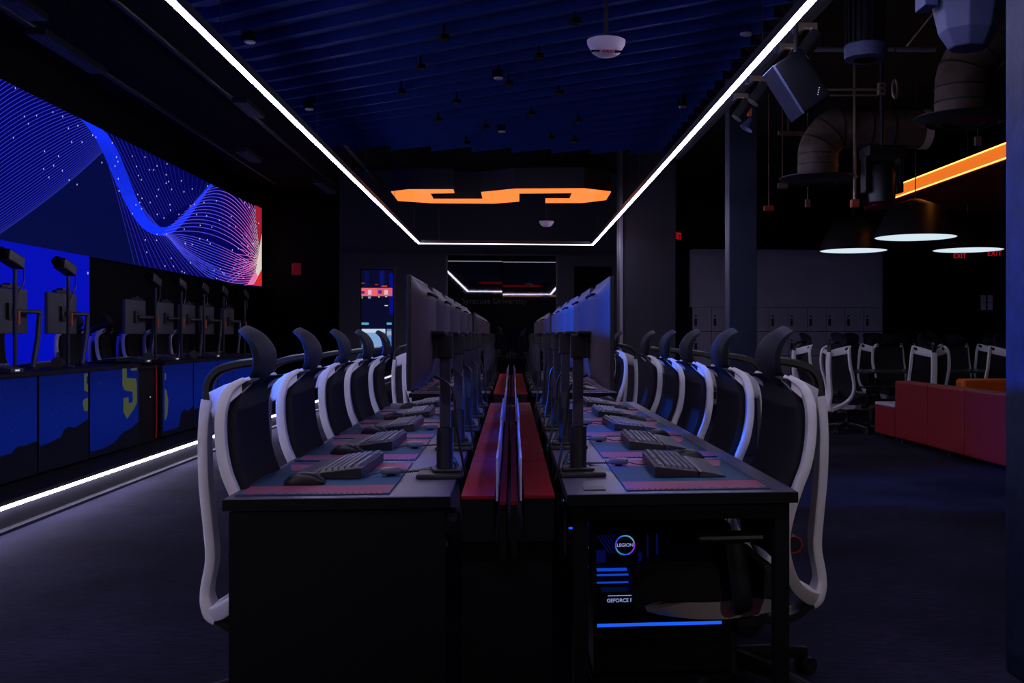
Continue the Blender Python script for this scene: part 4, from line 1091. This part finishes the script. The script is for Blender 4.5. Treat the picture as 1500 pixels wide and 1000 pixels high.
duct([b0, (b0.x, b0.y, b0.z+.16), (b0.x+.02, b0.y, b0.z+.30), (b0.x+.16, b0.y, t0.z-.01), (b0.x+.32, b0.y, t0.z), (t0.x, b0.y, t0.z), (e0.x, b0.y, t0.z)], .18, .35, 'round air duct elbow with disc diffuser, nearer the dark middle pillar').location
e1 = P(1364, 186, 9.0)
tag(MB().cyl((e0.x+.002, b0.y, t0.z), (e1.x, b0.y, t0.z), .183, 28).build('duct_collar', 'duct_white', smooth=True), 'pale round end cap of the air duct above the orange edge', 'duct cap')
b1 = P(1410, 174, 7.0)
duct([b1, (b1.x, b1.y, b1.z+.15), (b1.x+.02, b1.y, b1.z+.32), (b1.x+.15, b1.y, b1.z+.52), (b1.x+.42, b1.y, b1.z+.62), (b1.x+1.6, b1.y, b1.z+.62)], .19, .335, 'round air duct elbow with wide disc diffuser beside the near pillar')
# pipes, boxes, cable trays
def pipe(a, b, rr, name, label, m='copper_pipe', cat='pipe', grp='thin pipes among the ducts'):
    tag(MB().cyl(a, b, rr, 10).build(name, m, smooth=True), label, cat, grp)
a, b = P(1252, 205, 8.8), P(1252, 292, 8.8); pipe((a.x,a.y,ZC), b, .014, 'conduit', 'vertical conduit left of the moving head light')
p = b; tag(MB().box(p.x-.035,p.x+.035,p.y-.03,p.y+.03,p.z-.07,p.z-.001).build('junction_box', 'orange_bracket', bevel=.004), 'small orange lit box at the end of the vertical conduit', 'junction box')
a, b = P(1168, 72, 8.0), P(1370, 72, 8.0); b.z = a.z; pipe(a, b, .022, 'ceiling_pipe', 'bluish horizontal pipe above the ducts', 'grey_metal')
pipe((a.x+.05,a.y,a.z+.02),(a.x+.05,a.y,ZC), .006, 'rod', 'rod holding the bluish pipe', 'dark_metal')
a, b = P(1190, 131, 7.6), P(1287, 131, 7.6); pipe(a, b, .010, 'conduit', 'horizontal conduit running into the socket box'); a.z -= .045; b.z -= .045; pipe(a, b, .007, 'conduit', 'lower thin conduit below the socket box conduit')
p = P(1291, 130, 7.6)
r = hang('socket_box', p, 'metal socket box on conduit among the ducts', 'socket box')
MB().box(-.028,.028,-.02,.02,-.045,.045).build('box', 'copper_pipe', r, bevel=.004); MB().box(-.012,.012,-.023,-.0205,-.03,-.01).box(-.012,.012,-.023,-.0205,.01,.03).build('socket', 'black_plastic', r); MB().cyl((0,0,.045),(0,0,ZC-p.z),.006,6).build('stem', 'dark_metal', r)
p = P(1311, 130, 7.7); r = hang('hanging_ring', p, 'oval metal ring hanging beside the socket box', 'ring')
MB().tube([(.02*cos(w),.06*sin(w)*0,.07*sin(w)) for w in [2*pi*i/24 for i in range(25)]], .010, 8, caps=False).build('ring', 'copper_pipe', r, smooth=True); MB().cyl((0,0,.07),(0,0,ZC-p.z),.004,6).build('stem', 'dark_metal', r)
a, b = P(1328, 68, 6.6), P(1364, 34, 6.2); pipe(a, (b.x+.6, b.y-.3, ZC), .006, 'brace_rod', 'slanted orange lit rod behind the projector')
a, b = P(1140, 195, 10.5), P(1235, 195, 10.5)
mb = MB(); mb.box(a.x,b.x,a.y-.02,a.y+.02,a.z-.02,a.z+.02); mb.box(a.x+.1,a.x+.12,a.y-.01,a.y+.01,a.z,ZC)
tag(mb.build('cable_tray', 'duct_wrap'), 'cable tray bar behind the slanted loudspeaker', 'cable tray')
for i, (u, v, d) in enumerate(((1126, 305, 11.5), (1146, 272, 11.5))):
    p = P(u, v, d); r = hang('emergency_lamp', p, ['small orange lit box hanging right of the middle pillar', 'small dim box hanging below the duct disc'][i], 'hanging box')
    MB().box(-.055,.055,-.03,.03,-.03,.03).build('box', 'orange_bracket' if i == 0 else 'copper_pipe', r, bevel=.006); MB().cyl((0,0,.03),(0,0,ZC-p.z),.005,6).build('stem', 'copper_pipe', r)
for i, (u, v, d) in enumerate(((1432, 200, 8.5), (1183, 292, 10.5))):
    p = P(u, v, d); r = hang('hanging_sensor', p, ['slim hanging sensor below the wide disc diffuser', 'slim hanging sensor below the nearer disc diffuser'][i], 'sensor')
    MB().box(-.025,.025,-.02,.02,-.08,.0).build('box', 'copper_pipe', r, bevel=.006); MB().cyl((0,0,.0),(0,0,ZC-p.z),.004,6).build('stem', 'copper_pipe', r)
p = P(1098, 180, 7.2); r = hang('clip_lamp', p, 'small blue lit clip lamp hanging at the top of the middle pillar', 'lamp')
MB().lathe([(0,.03),(.02,.03),(.05,-.05),(.045,-.05),(0,.02)], n=18, mtx=Matrix.Rotation(radians(30),4,'Y')).build('shade', 'fixture_grey', r, smooth=True); MB().box(-.015,.015,-.01,.01,.05,.12).build('clip', 'orange_bracket', r); MB().cyl((0,0,.03),(0,0,ZC-p.z),.005,6).build('stem', 'dark_metal', r)
# unseen lamps added by the video wall to cast blue on monitors and slats
wl = empty('added_blue_light'); tag(wl, 'x', 'stage light')
MB().box(-.12,.12,-.16,.16,-.10,.10).build('housing', 'black_plastic', wl, bevel=.01); MB().cyl((0,0,.1),(0,0,1.38),.015,8).build('stem', 'black_plastic', wl)
WL = Proto(wl)
def wash(i, loc, tgt, power, col=(.0, .10, 1.0), size=60, blend=.6, wide=1):
    WL.place(loc, 0, f'added unseen blue wash light hung before the video wall, {names[i]} along', 'added blue wash lights')
    l = bpy.data.lights.new('added_blue_lamp', 'SPOT'); l.energy = power; l.color = col; l.spot_size = radians(size); l.spot_blend = blend; l.shadow_soft_size = .12
    o = bpy.data.objects.new('added_blue_lamp', l); C.objects.link(o)
    d = Vector(tgt)-Vector(loc); o.location = Vector(loc)+d.normalized()*.24; o.rotation_euler = d.to_track_quat('-Z', 'Y').to_euler(); o.scale = (wide, 1, 1)
wash(0, (-4.35, 3.6, 2.62), (.3, 4.0, 1.30), 1900, size=25, wide=2.0)
wash(1, (-4.35, 7.6, 2.62), (.3, 6.6, 1.30), 1650, size=25, wide=2.2)
wash(2, (-3.3, 2.2, 2.55), (-1.7, 5.4, 3.1), 42, size=64)
# unseen warm spot lamps added behind the viewpoint to brighten the near chair frames
hs = empty('added_spotlight'); tag(hs, 'x', 'spotlight')
MB().lathe([(0,.16),(.07,.16),(.09,-.10),(.07,-.10),(.05,.10),(0,.10)], n=24).build('shade', 'black_plastic', hs, smooth=True); MB().cyl((0,0,.16),(0,0,1.2),.012,8).build('stem', 'black_plastic', hs)
HO = Proto(hs)
for i, (x, tx) in enumerate(((-2.9, -.95), (2.7, 1.0))):
    loc = Vector((x, -2.4, 2.8)); HO.place(loc, 0, f'added unseen spotlight behind the viewpoint on the {["video wall", "locker"][i]} side', 'added spotlights')
    l = bpy.data.lights.new('added_spot_lamp', 'SPOT'); l.energy = 95; l.color = (1, .93, .96); l.spot_size = radians(30); l.spot_blend = .9; l.shadow_soft_size = .06
    o = bpy.data.objects.new('added_spot_lamp', l); C.objects.link(o); d = Vector((tx, 4.2, 1.0))-loc; o.location = loc+Vector((0,0,-.13)); o.rotation_euler = d.to_track_quat('-Z', 'Y').to_euler()
# ================================================================ CAMERA
cam = bpy.data.cameras.new('camera'); co = bpy.data.objects.new('camera', cam); C.objects.link(co)
cam.sensor_fit = 'HORIZONTAL'; cam.sensor_width = 36; cam.lens = F/1500*36
co.location = (0, 0, HC); co.rotation_euler = (pi/2, 0, -TH)
cam.shift_x = -F*tan(TH)/1500; cam.shift_y = -10/1500
cam.clip_end = 200
bpy.context.scene.camera = co
wd = bpy.data.worlds.new('world'); bpy.context.scene.world = wd; wd.use_nodes = True
wd.node_tree.nodes['Background'].inputs[0].default_value = (.0, .0, .0, 1)
vs = bpy.context.scene.view_settings; vs.view_transform = 'Standard'; vs.look = 'None'; vs.exposure = 0; vs.gamma = 1; vs.use_curve_mapping = False
sc = bpy.context.scene
sc.cycles.max_bounces = 6; sc.cycles.diffuse_bounces = 3; sc.cycles.glossy_bounces = 3; sc.cycles.sample_clamp_indirect = 3
sc.cycles.use_denoising = True
